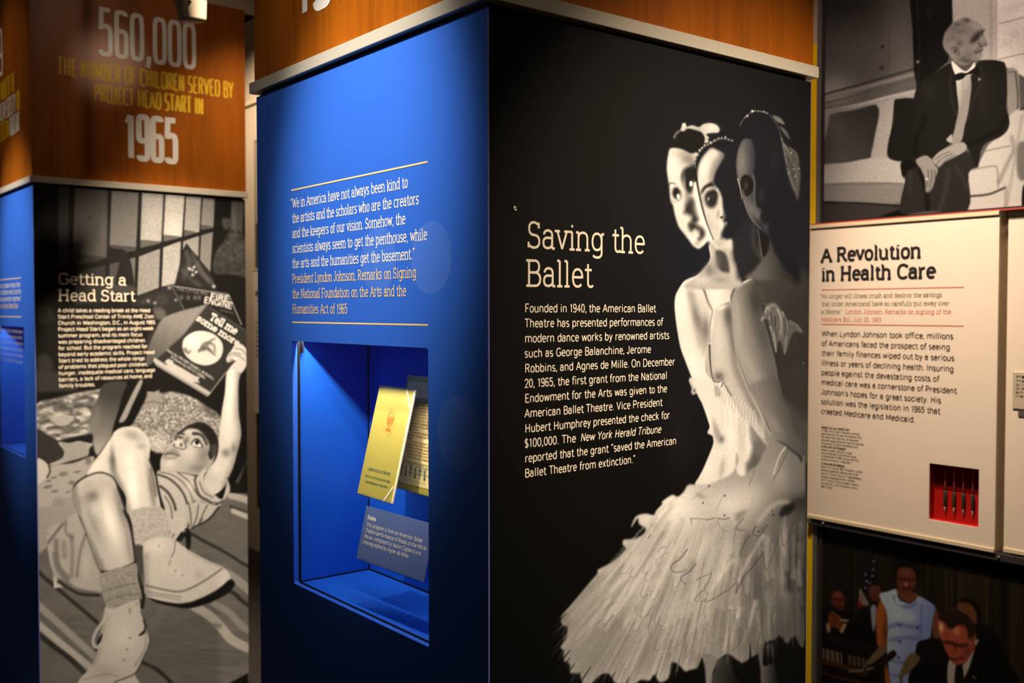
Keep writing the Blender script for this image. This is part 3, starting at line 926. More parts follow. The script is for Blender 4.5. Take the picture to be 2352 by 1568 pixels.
def paint_boy(s):
    s.frame(60, 400, 3.92)
    B = 19
    for pts, v in (("80,90 220,100 220,650 90,700", 26), ("290,105 385,108 380,800 290,850", 52), ("440,110 735,135 722,748 420,716", 70), ("770,148 1012,164 990,655 752,636", 104),
                   ("1045,165 1236,180 1216,606 1030,590", 142), ("1256,184 1426,196 1402,562 1238,545", 156), ("1440,200 1576,210 1558,530 1424,500", 136),
                   ("1592,214 1702,224 1686,474 1574,455", 120), ("440,900 715,800 712,1150 440,1180", 40), ("752,808 838,786 820,1000 745,1130", 62),
                   ("930,745 985,720 975,1000 955,850", 90), ("1016,742 1206,664 1194,1022 1000,1092", 122), ("1236,652 1392,600 1384,800 1340,985 1220,1012", 138),
                   ("1415,604 1556,552 1550,745 1440,625 1412,680", 126), ("1578,540 1682,514 1656,880 1565,768", 112)):
        s.f(pts, v, 1.2, sm=0)
    s.b(1140, 400, 90, 200, 156, .5)
    s.b(1330, 480, 60, 90, 172, .5)
    s.b(700, 500, 40, 240, 92, .6)
    s.b(570, 390, 14, 14, 38, .8)
    for pts, v in (("420,716 722,748 700,770 430,830", 46), ("752,636 990,655 985,690 900,700 760,660", 62), ("1030,590 1210,606 1200,622 1030,662", 84), ("1238,545 1402,562 1390,572 1240,605", 88), ("1424,500 1558,528 1540,536 1424,560", 80), ("1574,455 1686,474 1680,486 1574,500", 76)):
        s.f(pts, v, 1, sm=0)
    s.f("400,832 720,762 1000,690 1400,566 1690,482 1686,520 1400,600 1010,742 840,786 420,892", B, 1, sm=0)
    s.f("735,690 840,670 905,700 940,800 962,1002 808,1002 826,860 850,780 740,790", 24, 3)
    s.f("790,1000 972,1008 970,1062 800,1100", 52, 3)
    s.f("100,480 180,470 225,560 200,640 240,900 200,1050 130,1200 100,1000", 15, 6)
    s.f("90,1180 200,1190 260,1300 120,1340", 34, 6)
    s.f("1700,150 2100,150 2100,2000 1660,1000 1690,500", 14, 3, sm=0)
    s.f("1850,236 1966,240 1946,525 1838,505", 70, 3, sm=0)
    s.b(1870, 400, 22, 130, 100, .6)
    s.f("1765,402 1838,405 1836,480 1782,490", 64, 4)
    k = s.f("1838,505 1946,535 2030,770 2045,910 1980,930 1860,900 1700,885 1700,720 1780,600", 54, 4)
    s.grain(.5, 9, mask=k, seed=2)
    s.l("1720,860 1850,850 2000,800", 20, 34, 6, .5)
    # books standing open
    k = s.f("1448,624 1560,775 1680,925 1716,1052 1340,982 1388,800", 30, 1.4, sm=0)
    s.clip = k
    for p, v in (("1440,700 1470,800 1440,900", 74), ("1500,720 1560,860 1640,960", 66), ("1400,860 1480,940 1560,1000", 60), ("1540,800 1600,900 1700,1010", 78), ("1420,940 1440,830 1490,780", 58)):
        s.l(p, 9, v, 5, .7)
    s.clip = None
    for x, y in ((1470, 850), (1496, 862), (1512, 835), (1530, 880), (1500, 905), (1690, 1010)):
        s.b(x, y, 13, 12, 190, .9)
    s.f("990,1110 1290,1010 1330,1040 1430,1230 1280,1262 1180,1195 960,1182", 34, 3)
    for x, y, r, v in ((1100, 1140, 16, 150), (1160, 1158, 14, 160), (1348, 1132, 12, 150), (1225, 1130, 44, 66), (1222, 1128, 26, 34), (1050, 1150, 20, 60), (1290, 1020, 16, 150)):
        s.b(x, y, r, r, v, .85)
    s.f("1310,1000 1822,1078 1945,1365 1560,1185 1420,1232 1350,1080", 23, 1.2, sm=0)
    s.l("1312,1004 1820,1080 1940,1352", 2.2, 150, 1, .8, sm=0)
    s.l("1320,1020 1425,1225", 2, 110, 1, .7, sm=0)
    paint_text(s, "FIRE", 1655, 1118, 1825, 1146, 48, 2.4, 200, False)
    paint_text(s, "ENGINE", 1598, 1152, 1850, 1210, 50, 2.4, 190, False)
    paint_text(s, "THE LITTLE RED", 1350, 1040, 1640, 1086, 22, 1.2, 120, False)
    for x in (1400, 1460, 1520, 1560):
        s.b(x, 1110, 16, 22, 110, .7)
    s.l("1745,1222 1860,1248", 2, 110, 1.4, .7)
    # wooden train at the left of the open book
    s.f("1080,1500 1120,1420 1200,1390 1215,1470 1160,1560 1060,1568", 40, 6)
    s.f("1150,1200 1240,1220 1260,1300 1170,1300", 78, 6)
    # open page and the dark cover
    s.f("1090,1600 1150,1440 1230,1300 1400,1230 1560,1190 1640,1165 1560,1280 1430,1440 1150,1690 1080,1720", 118, 2.5, g=((1300, 1300), (1150, 1650), 74))
    s.f("1630,1172 2056,1446 2044,1500 1640,1992 1142,1684 1420,1440", 40, 1.2, sm=0)
    s.l("1628,1178 1420,1440 1150,1680", 3, 86, 2, .8, sm=0)
    s.l("1650,1200 2040,1452", 1.4, 92, 1.5, .7, sm=0)
    s.grain(.10, 3, seed=8)
    paint_text(s, "Tell me", 1648, 1302, 1886, 1442, 60, 2.7, 206)
    paint_text(s, "some more", 1530, 1308, 1906, 1548, 50, 2.7, 200)
    s.frame(60, 800, 3.92)
    s.f("1142,100 1168,152 1632,432 1666,402 1640,382 1160,84", 150, 1.4, sm=0)
    s.l("1150,130 1632,420", 1.6, 60, 1, .6, sm=0)
    s.l("1660,396 1800,215", 3, 150, 1.4, .7, sm=0)
    moon = s.f("1590,-158 1690,-128 1758,-60 1772,20 1740,96 1670,142 1590,150 1500,118 1430,52 1408,-20 1425,-90 1500,-145", 168, 1.4)
    s.clip = moon
    for p in ("1580,0 1600,-40 1640,-50 1690,-30 1700,30", "1600,10 1650,-60 1700,-90", "1640,0 1680,40 1700,60", "1430,10 1460,40 1480,20", "1560,20 1600,-10 1650,20"):
        s.l(p, 7, 70, 4, .8, 2)
    s.b(1500, -60, 60, 50, 186, .6)
    s.clip = None
    paint_text(s, "Story by CROSBY NEWELL BONSALL", 1262, 18, 1690, 284, 18, 1.1, 176, False)
    paint_text(s, "Pictures by FRITZ SIEBEL", 1300, 82, 1612, 276, 18, 1.1, 176, False)
    s.f("1246,122 1262,104 1282,92 1322,112 1330,136 1420,186 1512,242 1568,262 1545,282 1566,312 1522,302 1490,306 1300,196 1258,158 1268,140", 158, 1.4, sm=0)
    # dark room, arm and shelf behind the text
    s.f("96,190 240,200 340,240 450,300 450,380 350,412 96,400", 46, 8)
    s.f("105,80 180,50 230,110 240,190 150,190 110,160", 42, 6)
    s.f("96,400 480,390 420,420 110,470", 16, 6)
    # story rug at the left
    k = s.f("96,500 260,450 440,402 640,370 700,370 590,600 580,780 250,832 96,720", 128, 3)
    s.grain(.7, 16, 8, mask=k, seed=11, ang=-.2)
    for p, v, w in (("120,520 240,500 330,470", 60, 5), ("430,470 540,440 600,450", 50, 7), ("440,520 560,520 590,560", 46, 8), ("130,680 200,640 260,670", 60, 5), ("260,560 400,540 400,580", 56, 5), ("200,720 330,690 470,650", 50, 6), ("420,600 480,680 560,660", 60, 5)):
        s.l(p, w, v, 5, .75)
    s.f("225,625 420,605 410,650 370,690 300,696 250,670", 146, 2)
    # nubbly rug in the middle
    k = s.f("930,700 1000,600 1050,480 1110,420 1240,400 1330,390 1500,440 1620,520 1750,620 1750,860 1420,760 1320,880 1240,960 1100,960 1060,760", 128, 3)
    s.grain(.6, 4, mask=k, seed=21)
    s.b(1180, 860, 100, 90, 190, .6, 20)
    s.b(1150, 710, 60, 30, 90, .5)
    s.b(1650, 570, 90, 30, 50, .6, 35)
    s.f("1080,385 1150,392 1196,374 1238,508 1130,530 1034,548", 128, 1.8, sm=0)
    s.l("1060,490 1150,480 1232,500", 2, 60, 1.5, .7)
    s.l("1232,400 1238,508", 2, 40, 1.5, .7)
    s.f("1110,920 1180,940 1250,950 1205,1000 1210,1110 1130,1040", 18, 4)
    # dark gap and the raised far arm
    s.f("900,300 1090,380 1000,600 930,700 760,700 800,640", 15, 3)
    s.f("1012,300 1046,312 960,500 896,640 838,662 880,560", 132, 2)
    s.f("700,320 900,300 868,420 830,560 785,700 770,780 740,860 640,960 600,850 572,700 580,600 640,470", 52, 3, g=((760, 420), (640, 880), 138))
    s.b(620, 660, 40, 150, 112, .7, 10)
    s.f("300,830 560,770 600,790 570,850 330,860", 24, 4)
    # another child's foot
    s.f("96,740 180,770 300,840 336,920 325,1000 240,1030 96,1010", 46, 3)
    sock = s.f("288,842 390,850 470,832 560,850 600,860 566,950 500,985 330,1032 250,1052 200,1042 318,990 338,920", 146, 2)
    s.clip = sock
    for k in range(9):
        x = 340 + 24 * k
        s.l("%d,850 %d,920 %d,1010" % (x - 8, x + 12, x - 16), 2, 100, 2, .5)
    s.clip = None
    s.f("570,900 600,880 602,930 568,950", 30, 3)
    # picture cloth
    s.f("90,1225 210,1060 420,1030 610,970 560,1120 430,1230 430,1400 500,1600 90,1600", 146, 3)
    for x, y, rx, ry in ((335, 1130, 42, 22), (195, 1245, 46, 16), (260, 1285, 36, 14), (460, 1110, 36, 12), (250, 1162, 30, 12), (410, 1208, 30, 20), (205, 1192, 26, 12), (380, 1290, 30, 8), (560, 1010, 30, 40)):
        s.b(x, y, rx, ry, 104, .8, -12, 4)
    s.b(300, 1400, 40, 50, 124, .6)
    for k in range(7):
        s.l("%d,1350 %d,1568" % (260 + 30 * k, 200 + 34 * k), 4, 118, 3, .5)
    s.f("96,1000 160,1012 206,1060 210,1110 186,1160 96,1215", 164, 2)
    s.l("200,1040 214,1100 190,1160", 4, 40, 2, .8)
    # ---- raised arm, hand
    s.f("1802,104 1814,60 1845,22 1884,-36 1935,-40 1965,-15 1985,12 2012,84 1994,112 1984,150 1960,200 1930,250 1816,240 1828,180 1884,112 1860,110 1820,126", 166, 2)
    for p in ("1820,70 1870,40 1930,50", "1884,0 1940,10 1985,60", "1870,60 1920,70 1970,110", "1830,110 1860,96 1884,112"):
        s.l(p, 2.2, 84, 2, .7)
    s.b(1880, 95, 8, 8, 230, .8)
    arm = s.f("1815,200 1930,225 1920,400 1914,560 1932,690 1934,790 1895,950 1872,1040 1815,1200 1700,1315 1620,1260 1600,1180 1640,1090 1720,970 1740,780 1760,580 1790,400", 176, 2)
    s.clip = arm
    s.l("1930,230 1916,560 1936,760 1880,1040 1800,1240", 16, 100, 12, .6)
    s.b(1830, 500, 30, 300, 196, .6, 4)
    s.b(1800, 940, 40, 40, 96, .7)
    s.b(1870, 900, 30, 50, 110, .7)
    s.b(1660, 1150, 60, 60, 150, .6)
    s.b(1710, 1090, 40, 90, 188, .6, 30)
    s.clip = None
    # ---- face
    face = s.f("1210,1090 1212,1000 1240,940 1270,900 1310,860 1320,825 1345,790 1375,755 1460,705 1545,680 1640,715 1705,800 1715,900 1690,1000 1630,1110 1545,1138 1480,1132 1380,1114 1220,1100", 158, 2)
    s.clip = face
    s.b(1600, 960, 70, 110, 116, .8, 10)
    s.b(1540, 1080, 90, 40, 112, .7)
    s.b(1470, 930, 60, 60, 176, .7)
    s.b(1290, 1030, 60, 50, 182, .7)
    s.b(1490, 770, 60, 34, 176, .6, 30)
    s.b(1440, 830, 24, 40, 90, .7, 30)
    s.b(1330, 800, 30, 20, 80, .7)
    s.b(1250, 960, 20, 40, 110, .6)
    s.f("1318,880 1326,845 1358,826 1400,832 1432,862 1440,900 1400,908 1360,890 1335,895", 176, 2)
    s.b(1396, 868, 11, 15, 20, .95)
    s.b(1334, 868, 8, 12, 36, .9)
    s.l("1424,850 1440,890 1400,908", 3, 70, 2, .8)
    s.l("1318,880 1350,888 1395,905", 2.4, 60, 2, .7)
    s.f("1262,938 1300,905 1340,898 1360,915 1384,950 1376,968 1320,950 1270,950", 132, 2)
    s.l("1255,952 1300,944 1376,968", 3, 46, 1.6, .9)
    s.f("1268,958 1310,952 1372,970 1330,985 1280,978", 146, 2)
    s.l("1265,990 1320,992 1350,984", 3, 100, 3, .6)
    s.f("1498,850 1520,822 1552,826 1578,858 1582,886 1548,880 1515,872", 216, 1.6)
    s.b(1538, 846, 22, 24, 18, 1, 0, 6)
    s.l("1490,858 1515,822 1550,818 1584,880", 3.4, 24, 1.4, .9)
    s.l("1510,880 1550,890 1584,888", 2, 70, 2, .7)
    s.l("1508,766 1556,770 1596,800 1628,862", 7, 26, 3, .9, 4)
    s.f("1355,812 1376,796 1404,800 1410,816 1380,822", 190, 1.6)
    s.b(1386, 808, 10, 10, 24, .9)
    s.l("1345,822 1374,794 1412,806", 3, 24, 2, .9)
    s.l("1345,790 1380,765 1420,772", 4, 36, 3, .8)
    s.clip = None
    k = s.f("1362,768 1420,715 1490,678 1550,662 1625,678 1692,740 1728,820 1722,905 1696,960 1664,1000 1640,950 1654,870 1605,785 1545,730 1460,722 1400,760", 28, 3)
    s.grain(.5, 3, mask=k, seed=3)
    s.f("1668,880 1712,860 1722,910 1690,960 1664,960", 60, 4)
    # ---- shirt
    shirt = s.f("1180,1108 1300,1104 1450,1130 1530,1150 1560,1130 1620,1065 1600,1180 1640,1270 1700,1318 1770,1350 1822,1160 1842,1240 1832,1330 1770,1400 1690,1480 1640,1568 1560,1720 1480,1740 1290,1640 1240,1440 1200,1270", 164, 2)
    s.clip = shirt
    for p, w in (("1190,1135 1300,1180 1400,1280 1450,1400 1462,1568 1440,1700", 5), ("1210,1240 1280,1300 1330,1390 1345,1450", 6), ("1200,1110 1320,1140 1420,1215 1490,1330 1500,1420", 2), ("1370,1120 1470,1200 1540,1310 1620,1370 1720,1390", 2.4),
                 ("1530,1150 1520,1200 1560,1320 1640,1370 1690,1410 1780,1370", 5), ("1250,1330 1300,1420 1320,1560", 2), ("1520,1360 1500,1450 1470,1568", 2), ("1720,1240 1770,1280 1770,1340", 3), ("1560,1200 1600,1290 1680,1340", 2)):
        s.l(p, w, 42, 1.8, .8)
    s.b(1600, 1400, 60, 60, 120, .5)
    s.b(1480, 1240, 40, 60, 184, .6)
    s.clip = None
    s.l("1824,1170 1845,1250 1832,1345 1760,1420 1640,1560", 6, 22, 2.5, .85)
    # right edge: dark, then blanket
    s.f("1930,230 2100,200 2100,480 2010,600 2000,900 1960,1050 1880,1200 1850,1240 1825,1170 1880,1040 1940,800 1915,560", 13, 3)
    k = s.f("2030,450 2100,440 2100,1000 2000,1000 2010,700", 110, 4)
    s.grain(.8, 3, mask=k, seed=31)
    s.l("2010,990 1960,1090 1900,1200", 5, 110, 4, .7)
    s.f("1990,1010 2100,960 2100,1230 1940,1210", 16, 4)
    # ---- blanket below
    s.frame(60, 1170, 3.94)
    bl = s.f("1830,-150 2100,-140 2100,1600 80,1600 80,390 200,330 300,600 1000,760 1100,300 1480,180 1740,0", 98, 2, sm=0)
    s.f("80,0 470,0 380,100 200,180 190,330 110,400 80,400", 136, 2)
    s.clip = bl
    s.grain(.12, 40, 10, mask=bl, seed=40, ang=.5)
    for p, w, v in (("80,840 330,1060 620,1330 700,1400", 17, 142), ("80,1010 350,1240 600,1440", 17, 160), ("80,520 150,600 280,710 480,880 680,1050", 9, 36), ("80,1100 240,1230 400,1350 560,1510", 12, 34),
                    ("1500,220 1640,300 1800,385 2100,575", 7, 34), ("1830,730 1900,770 1960,830 2100,920", 9, 34), ("1060,1385 1160,1430 1260,1510 1340,1600", 9, 32),
                    ("1500,860 1660,960 1760,1060 1880,1190 2100,1290", 22, 156), ("1830,580 1940,660 2100,800", 20, 140), ("1700,850 1840,930 1960,1060 2100,1130", 16, 132), ("1850,-130 2100,-60", 16, 160), ("1880,10 2100,100", 14, 168), ("1850,-30 2100,60", 5, 40)):
        s.l(p, w, v, 3, .85)
    for p in ("1110,1170 1250,1080 1500,1060 1750,1050", "1110,1240 1400,1180 1700,1120", "1090,980 1180,860 1300,800", "1250,1000 1400,930 1600,1000", "1120,1330 1500,1290 2060,1320", "1130,1400 1500,1370 1900,1390"):
        s.l(p, 8, 72, 8, .6)
        s.l(p.replace(',1', ',10', 1) if 0 else p, 2, 152, 5, .3)
    s.b(250, 1480, 160, 70, 104, .6)
    s.clip = None
    s.f("1780,1600 2010,1478 2010,1600", 14, 2, sm=0)
    # shorts
    sh = s.f("190,190 330,110 400,60 480,40 570,220 690,600 672,760 560,778 470,730 300,650 240,560 205,420", 148, 2)
    s.clip = sh
    for p, w, v in (("330,130 260,220 200,300", 4, 60), ("270,280 290,500 380,620", 10, 98), ("410,230 420,420 410,600", 8, 112), ("540,220 490,380 460,600", 4, 84), ("360,60 360,200 420,260", 4, 90), ("340,300 350,420", 12, 120), ("300,640 460,730 650,765", 9, 60), ("250,400 280,540 400,680", 6, 100)):
        s.l(p, w, v, 5, .7)
    s.b(540, 500, 50, 120, 166, .5)
    s.clip = None
    s.f("244,588 290,640 332,702 250,712", 162, 2, sm=0)
    s.l("290,650 400,720 500,765 660,775", 6, 28, 2.5, .85)
    # ---- legs
    s.frame(60, 800, 3.92)
    leg2 = s.f("540,1150 630,985 700,880 780,765 850,715 940,702 1015,720 1082,780 1108,830 1116,900 1112,1000 1160,1130 1182,1230 1205,1400 1210,1480 930,1500 900,1340 850,1250 790,1180 720,1130 640,1125", 180, 2)
    s.clip = leg2
    s.b(960, 780, 90, 50, 128, .7, 20)
    s.l("930,1500 880,1300 800,1160 770,1000", 14, 110, 9, .6)
    s.b(930, 1000, 60, 70, 196, .6)
    s.b(780, 1000, 24, 110, 100, .8, -4)
    s.b(1040, 880, 44, 30, 120, .5)
    s.b(960, 1250, 56, 220, 214, .8, -6)
    s.b(1130, 1250, 30, 240, 110, .8, -8)
    s.b(640, 1060, 60, 30, 196, .6, -50)
    s.b(720, 870, 30, 60, 200, .5, 35)
    s.b(840, 1260, 24, 120, 120, .7, -12)
    s.clip = None
    s.l("1112,1000 1165,1140 1195,1300 1240,1440", 5, 28, 2.5, .85)
    s.l("1120,1080 1150,1200 1170,1330", 3, 60, 2.5, .7)
    s.l("632,985 700,890 780,770", 3, 40, 2, .7)
    leg1 = s.f("428,1260 478,1200 560,1150 640,1122 720,1130 792,1180 830,1280 875,1420 900,1470 940,1568 970,1700 996,1900 690,2000 600,1800 545,1640 490,1560 430,1400 414,1310", 168, 2)
    s.clip = leg1
    s.b(600, 1330, 80, 60, 108, .8, -20)
    s.l("428,1260 430,1400 490,1560 600,1800 690,2000", 14, 96, 9, .6)
    s.l("830,1280 900,1470 970,1700", 10, 100, 8, .6)
    s.b(560, 1230, 60, 40, 150, .6)
    s.b(690, 1220, 70, 50, 150, .6)
    s.b(470, 1400, 30, 120, 120, .7, -10)
    s.b(760, 1560, 60, 240, 212, .8, -16)
    s.b(600, 1560, 44, 200, 132, .7, -20)
    s.b(850, 1450, 30, 200, 118, .7, -16)
    s.b(930, 1800, 26, 160, 130, .7, -8)
    s.b(640, 1450, 60, 60, 180, .6)
    s.clip = None
    s.l("540,1150 640,1118 720,1126 795,1176 835,1280 880,1410", 4, 46, 2, .8)
    s.frame(60, 1170, 3.94)
    s.l("890,10 945,140 975,300 1000,520 1030,660 1062,760 1050,880", 7, 22, 2.5, .9, 9)
    s.l("480,60 545,220 620,440 680,580", 3, 60, 3, .6)
    # ---- far sock and shoe
    sk = s.f("935,30 1010,-10 1180,-30 1245,0 1262,60 1300,160 1285,260 1180,280 1062,330 990,330 960,140", 158, 2)
    s.grain(.15, 5, 3, mask=sk, seed=50)
    s.f("985,330 1060,340 1075,450 1040,620 1000,520", 70, 4)
    shoe2 = s.f("1058,330 1110,275 1200,245 1290,255 1360,285 1480,370 1650,462 1785,520 1842,590 1828,645 1700,735 1560,805 1420,842 1290,835 1090,785 1072,600", 172, 2)
    s.clip = shoe2
    s.b(1180, 330, 90, 70, 196, .6)
    s.l("1080,420 1075,600 1095,760", 14, 128, 10, .6)
    s.l("1480,380 1650,470 1790,530", 8, 140, 7, .5)
    s.b(1350, 560, 160, 60, 182, .5, 20)
    s.l("1080,685 1230,720 1370,742 1480,715 1620,640 1770,535", 4, 98, 2, .8)
    s.l("1090,740 1230,765 1400,790", 3, 110, 2, .6)
    s.l("1090,770 1250,790 1400,820", 3, 116, 2, .6)
    s.l("1350,290 1340,380 1310,430", 2, 70, 2, .7)
    s.b(1560, 590, 40, 40, 150, .5)
    for x, y in ((1295, 492), (1350, 555), (1415, 592), (1200, 328), (1305, 465)):
        s.b(x, y, 8, 8, 100, .8)
    s.clip = None
    s.f("1115,798 1290,842 1420,850 1560,812 1720,735 1835,636 1878,645 1886,690 1800,775 1640,850 1480,892 1340,880 1180,840", 18, 2)
    s.f("1358,265 1440,170 1490,200 1484,350 1450,345 1440,250 1400,285", 22, 2.5)
    s.l("1300,260 1335,160 1330,100 1375,72 1418,104 1395,180 1335,270", 8, 168, 2, .95)
    s.b(1425, 188, 16, 16, 200, .8)
    s.f("1440,30 1480,-60 1740,-30 1650,80 1560,150 1490,165", 160, 2)
    for p in ("1470,-60 1490,50 1490,150", "1560,-40 1540,80 1510,150", "1640,-40 1600,40 1560,130", "1600,80 1580,110 1570,140"):
        s.l(p, 3, 60, 2, .7)
    s.l("1740,-20 1650,90 1500,170", 5, 24, 2, .8)
    # ---- near sock and shoe
    s.f("735,860 930,820 1012,800 1040,920 1094,1080 1116,1200 1045,1370 985,1490 1000,1600 480,1600 600,1400 650,1260 690,1020", 162, 2)
    s.b(880, 1150, 120, 160, 182, .6)
    s.l("720,960 670,1180 610,1390", 14, 122, 10, .5)
    s.b(700, 1480, 120, 80, 140, .6)
    s.l("1040,920 1096,1080 1118,1200 1045,1375 990,1480 800,1560", 3, 60, 2, .8)
    s.l("1090,1100 1070,1260 980,1420", 2.4, 100, 2, .6)
    s.l("520,1540 700,1490 840,1510", 2, 110, 2, .6)
    for x, y in ((938, 905), (938, 1160), (912, 1265), (888, 1362), (940, 930), (1000, 850)):
        s.b(x, y, 10, 10, 96, .8)
    s.f("1020,1135 1070,1090 1080,1110 1040,1140", 24, 2)
    s.l("1066,1000 1080,1060 1072,1090", 5, 30, 2, .8)
    s.l("755,890 715,980 640,1090 606,1180 625,1240 665,1235 700,1160 740,1040 760,980", 7, 160, 2, .95)
    s.f("645,1190 690,1120 680,1180 650,1220", 24, 2)
    s.f("615,1260 640,1262 635,1285", 30, 2)
    sk = s.f("662,602 760,548 900,512 998,488 1012,620 1044,770 1035,806 920,842 790,895 728,872 690,760", 136, 2)
    s.grain(.15, 5, 3, mask=sk, seed=51)
    s.l("690,740 820,700 1030,660", 3, 100, 3, .6)
    s.l("720,830 860,780 1040,760", 3, 100, 3, .6)
    s.c = np.where(s.c > 120, 120 + (s.c - 120) * 1.45, s.c * .96 + 3)
    s.grain(.07, 2.2, seed=5)


def paint_sofa(s):
    s.frame(1860, 0, 3.016)
    s.c[:] = 92
    s.b(300, 0, 420, 240, 52, .9)
    s.b(150, 640, 160, 120, 168, .7)
    s.b(620, 330, 120, 260, 112, .6)
    s.l("560,0 540,640", 1.4, 74, 2, .6)
    s.b(503, 322, 11, 11, 38, .9)
    s.b(500, 470, 17, 14, 48, .8)
    for p, w, v in (("80,660 400,570 730,475", 5, 62), ("80,690 400,600 730,510", 8, 132), ("80,720 400,640 745,540", 3, 84), ("80,780 350,724 560,670 760,625", 8, 172), ("80,800 350,745 560,690 760,650", 3, 96)):
        s.l(p, w, v, 2, .8)
    s.f("690,-20 990,-20 985,160 960,420 745,612 722,500 712,200", 33, 2.5, sm=0)
    s.l("745,0 760,400 745,600", 4, 52, 3, .7)
    s.b(830, 100, 20, 40, 56, .6)
    s.b(748, 428, 12, 9, 150, .9)
    s.f("985,-20 1310,-20 1310,520 1190,420 1000,300", 172, 2.5, sm=0)
    s.l("1255,0 1255,420", 6, 150, 4, .7)
    s.f("1300,-20 1500,-20 1500,540 1300,430", 206, 2.5, sm=0)
    for p in ("1310,165 1484,120", "1310,410 1484,370"):
        s.l(p, 2.5, 124, 2, .7)
    for x, y in ((1380, 60), (1430, 240), (1360, 300), (1450, 30), (1400, 470)):
        s.b(x, y, 40, 30, 186, .6)
    # sofa
    s.f("80,790 350,738 760,640 760,760 600,1110 400,1110 80,1150", 146, 3)
    s.f("80,980 110,900 100,1150 80,1150", 150, 4)
    s.f("152,792 300,762 438,726 470,740 480,790 455,920 428,1050 404,1100 250,1128 80,1144 80,1060 130,860", 88, 3, g=((180, 900), (470, 860), 54))
    s.b(180, 880, 70, 90, 104, .6)
    s.f("588,710 610,684 730,684 740,760 660,900 560,1085 542,1000 578,850", 40, 3)
    s.l("590,700 575,860 545,1060", 3, 26, 2, .8)
    s.f("80,1150 250,1128 400,1098 560,1094 650,1130 670,1230 640,1275 80,1278", 158, 3)
    s.f("80,1278 640,1272 640,1405 80,1392", 122, 2.5)
    s.grain(.08, 3, 1.5, seed=4)
    s.l("80,1276 640,1270", 2.5, 92, 2, .7)
    s.l("80,1402 400,1412 640,1432", 6, 28, 3, .9)
    s.f("80,1412 640,1436 640,1500 80,1550", 66, 3)
    s.f("480,1510 600,1460 660,1440 660,1500", 26, 5)
    # armchair side
    s.f("1365,500 1440,490 1452,640 1450,800 1380,806", 138, 3)
    s.l("1425,500 1440,640 1440,790", 3, 62, 2, .8)
    s.l("1370,500 1420,495", 3, 90, 2, .7)
    s.f("1380,806 1500,800 1500,1440 1350,1436 1090,1450 1095,1190 1160,1150 1240,1000 1340,930", 176, 3)
    s.l("1160,1060 1260,1036 1385,1010", 3, 110, 2, .7)
    s.l("1400,950 1412,1040 1380,1110 1310,1260", 8, 110, 6, .6)
    s.l("1100,1180 1270,1150 1300,1180 1305,1300", 3, 110, 3, .7)
    s.l("1100,1360 1240,1345 1350,1300", 5, 52, 2.5, .8)
    s.l("1360,1300 1355,1430", 6, 120, 5, .6)
    s.l("1470,800 1420,1100 1365,1430", 5, 120, 5, .5)
    s.f("1440,1010 1500,1000 1500,1230 1440,1220", 110, 5)
    s.f("1475,1300 1500,1290 1500,1440 1470,1430", 20, 3)
    s.l("1460,760 1500,740", 4, 40, 2, .8)
    # trousers
    tr = s.f("640,1200 700,1160 770,1150 805,1240 800,1330 850,1310 890,1160 980,1090 1090,1050 1170,1150 1100,1200 1096,1450 830,1462 640,1480 632,1380 660,1250", 52, 2.5)
    s.clip = tr
    s.l("760,1170 800,1300 820,1450", 9, 28, 6, .7)
    s.l("960,1180 940,1320 900,1450", 8, 72, 8, .6)
    s.l("1010,1150 1060,1230 1090,1300", 6, 72, 6, .5)
    s.l("700,1200 690,1330", 8, 66, 6, .5)
    s.clip = None
    # jacket
    jk = s.f("742,600 770,560 850,515 985,438 1010,560 1060,520 1130,520 1165,430 1240,415 1330,425 1358,460 1368,620 1362,750 1384,850 1344,930 1200,1010 1160,1150 1090,1020 1060,985 985,992 930,1040 860,1090 740,1115 640,1120 546,1092 545,1000 610,850 700,730", 40, 2.5)
    s.clip = jk
    s.l("990,450 970,600 1000,760 1020,800", 5, 58, 4, .6)
    s.l("1180,440 1190,560 1130,700 1090,830", 5, 58, 4, .6)
    s.b(1200, 640, 60, 160, 54, .5)
    s.b(820, 620, 60, 80, 56, .5, -30)
    s.l("800,820 740,960 730,1060", 8, 26, 6, .7)
    s.l("1370,800 1300,900 1190,960 1090,1000", 8, 24, 6, .7)
    s.b(1174, 549, 8, 8, 190, .9)
    s.clip = None
    s.f("638,1120 740,1115 735,1160 680,1180 650,1230 632,1180", 30, 2.5)
    # shirt, bow tie
    s.f("984,430 1000,470 1012,545 1020,640 1030,760 1006,880 985,992 1050,975 1072,880 1100,760 1120,600 1116,520 1142,440 1075,495", 178, 2, g=((1010, 600), (1100, 640), 132))
    s.l("1060,560 1060,700 1030,860", 3, 124, 4, .6)
    s.f("985,420 1078,494 1138,430 1140,470 1080,510 1010,515", 206, 1.6)
    s.f("950,960 985,930 985,990 950,975", 150, 2)
    # head
    s.f("985,395 1150,395 1142,425 1080,492 1010,440", 84, 3)
    s.frame(2140, 20, 4.975)
    hd = s.f("126,400 132,340 150,280 190,220 240,165 300,128 360,106 410,104 470,130 530,165 570,205 584,240 604,232 596,270 590,300 618,350 636,390 626,425 590,430 582,450 590,468 574,490 578,520 570,560 540,588 470,600 400,640 330,640 250,590 215,545 180,505 142,455", 134, 4)
    s.clip = hd
    s.b(250, 230, 90, 70, 118, .7, -30)
    s.b(400, 130, 40, 26, 74, .8)
    s.b(300, 180, 30, 20, 84, .7)
    s.b(350, 260, 90, 40, 108, .6)
    s.b(180, 400, 40, 90, 128, .6)
    s.b(480, 190, 60, 40, 158, .7, 35)
    s.b(540, 210, 30, 30, 168, .5)
    s.b(420, 290, 40, 40, 128, .6)
    s.b(320, 400, 40, 40, 84, .7)
    s.b(250, 340, 60, 40, 104, .5)
    s.f("444,376 462,336 494,300 530,270 556,266 560,300 536,340 500,372 466,386", 46, 9)
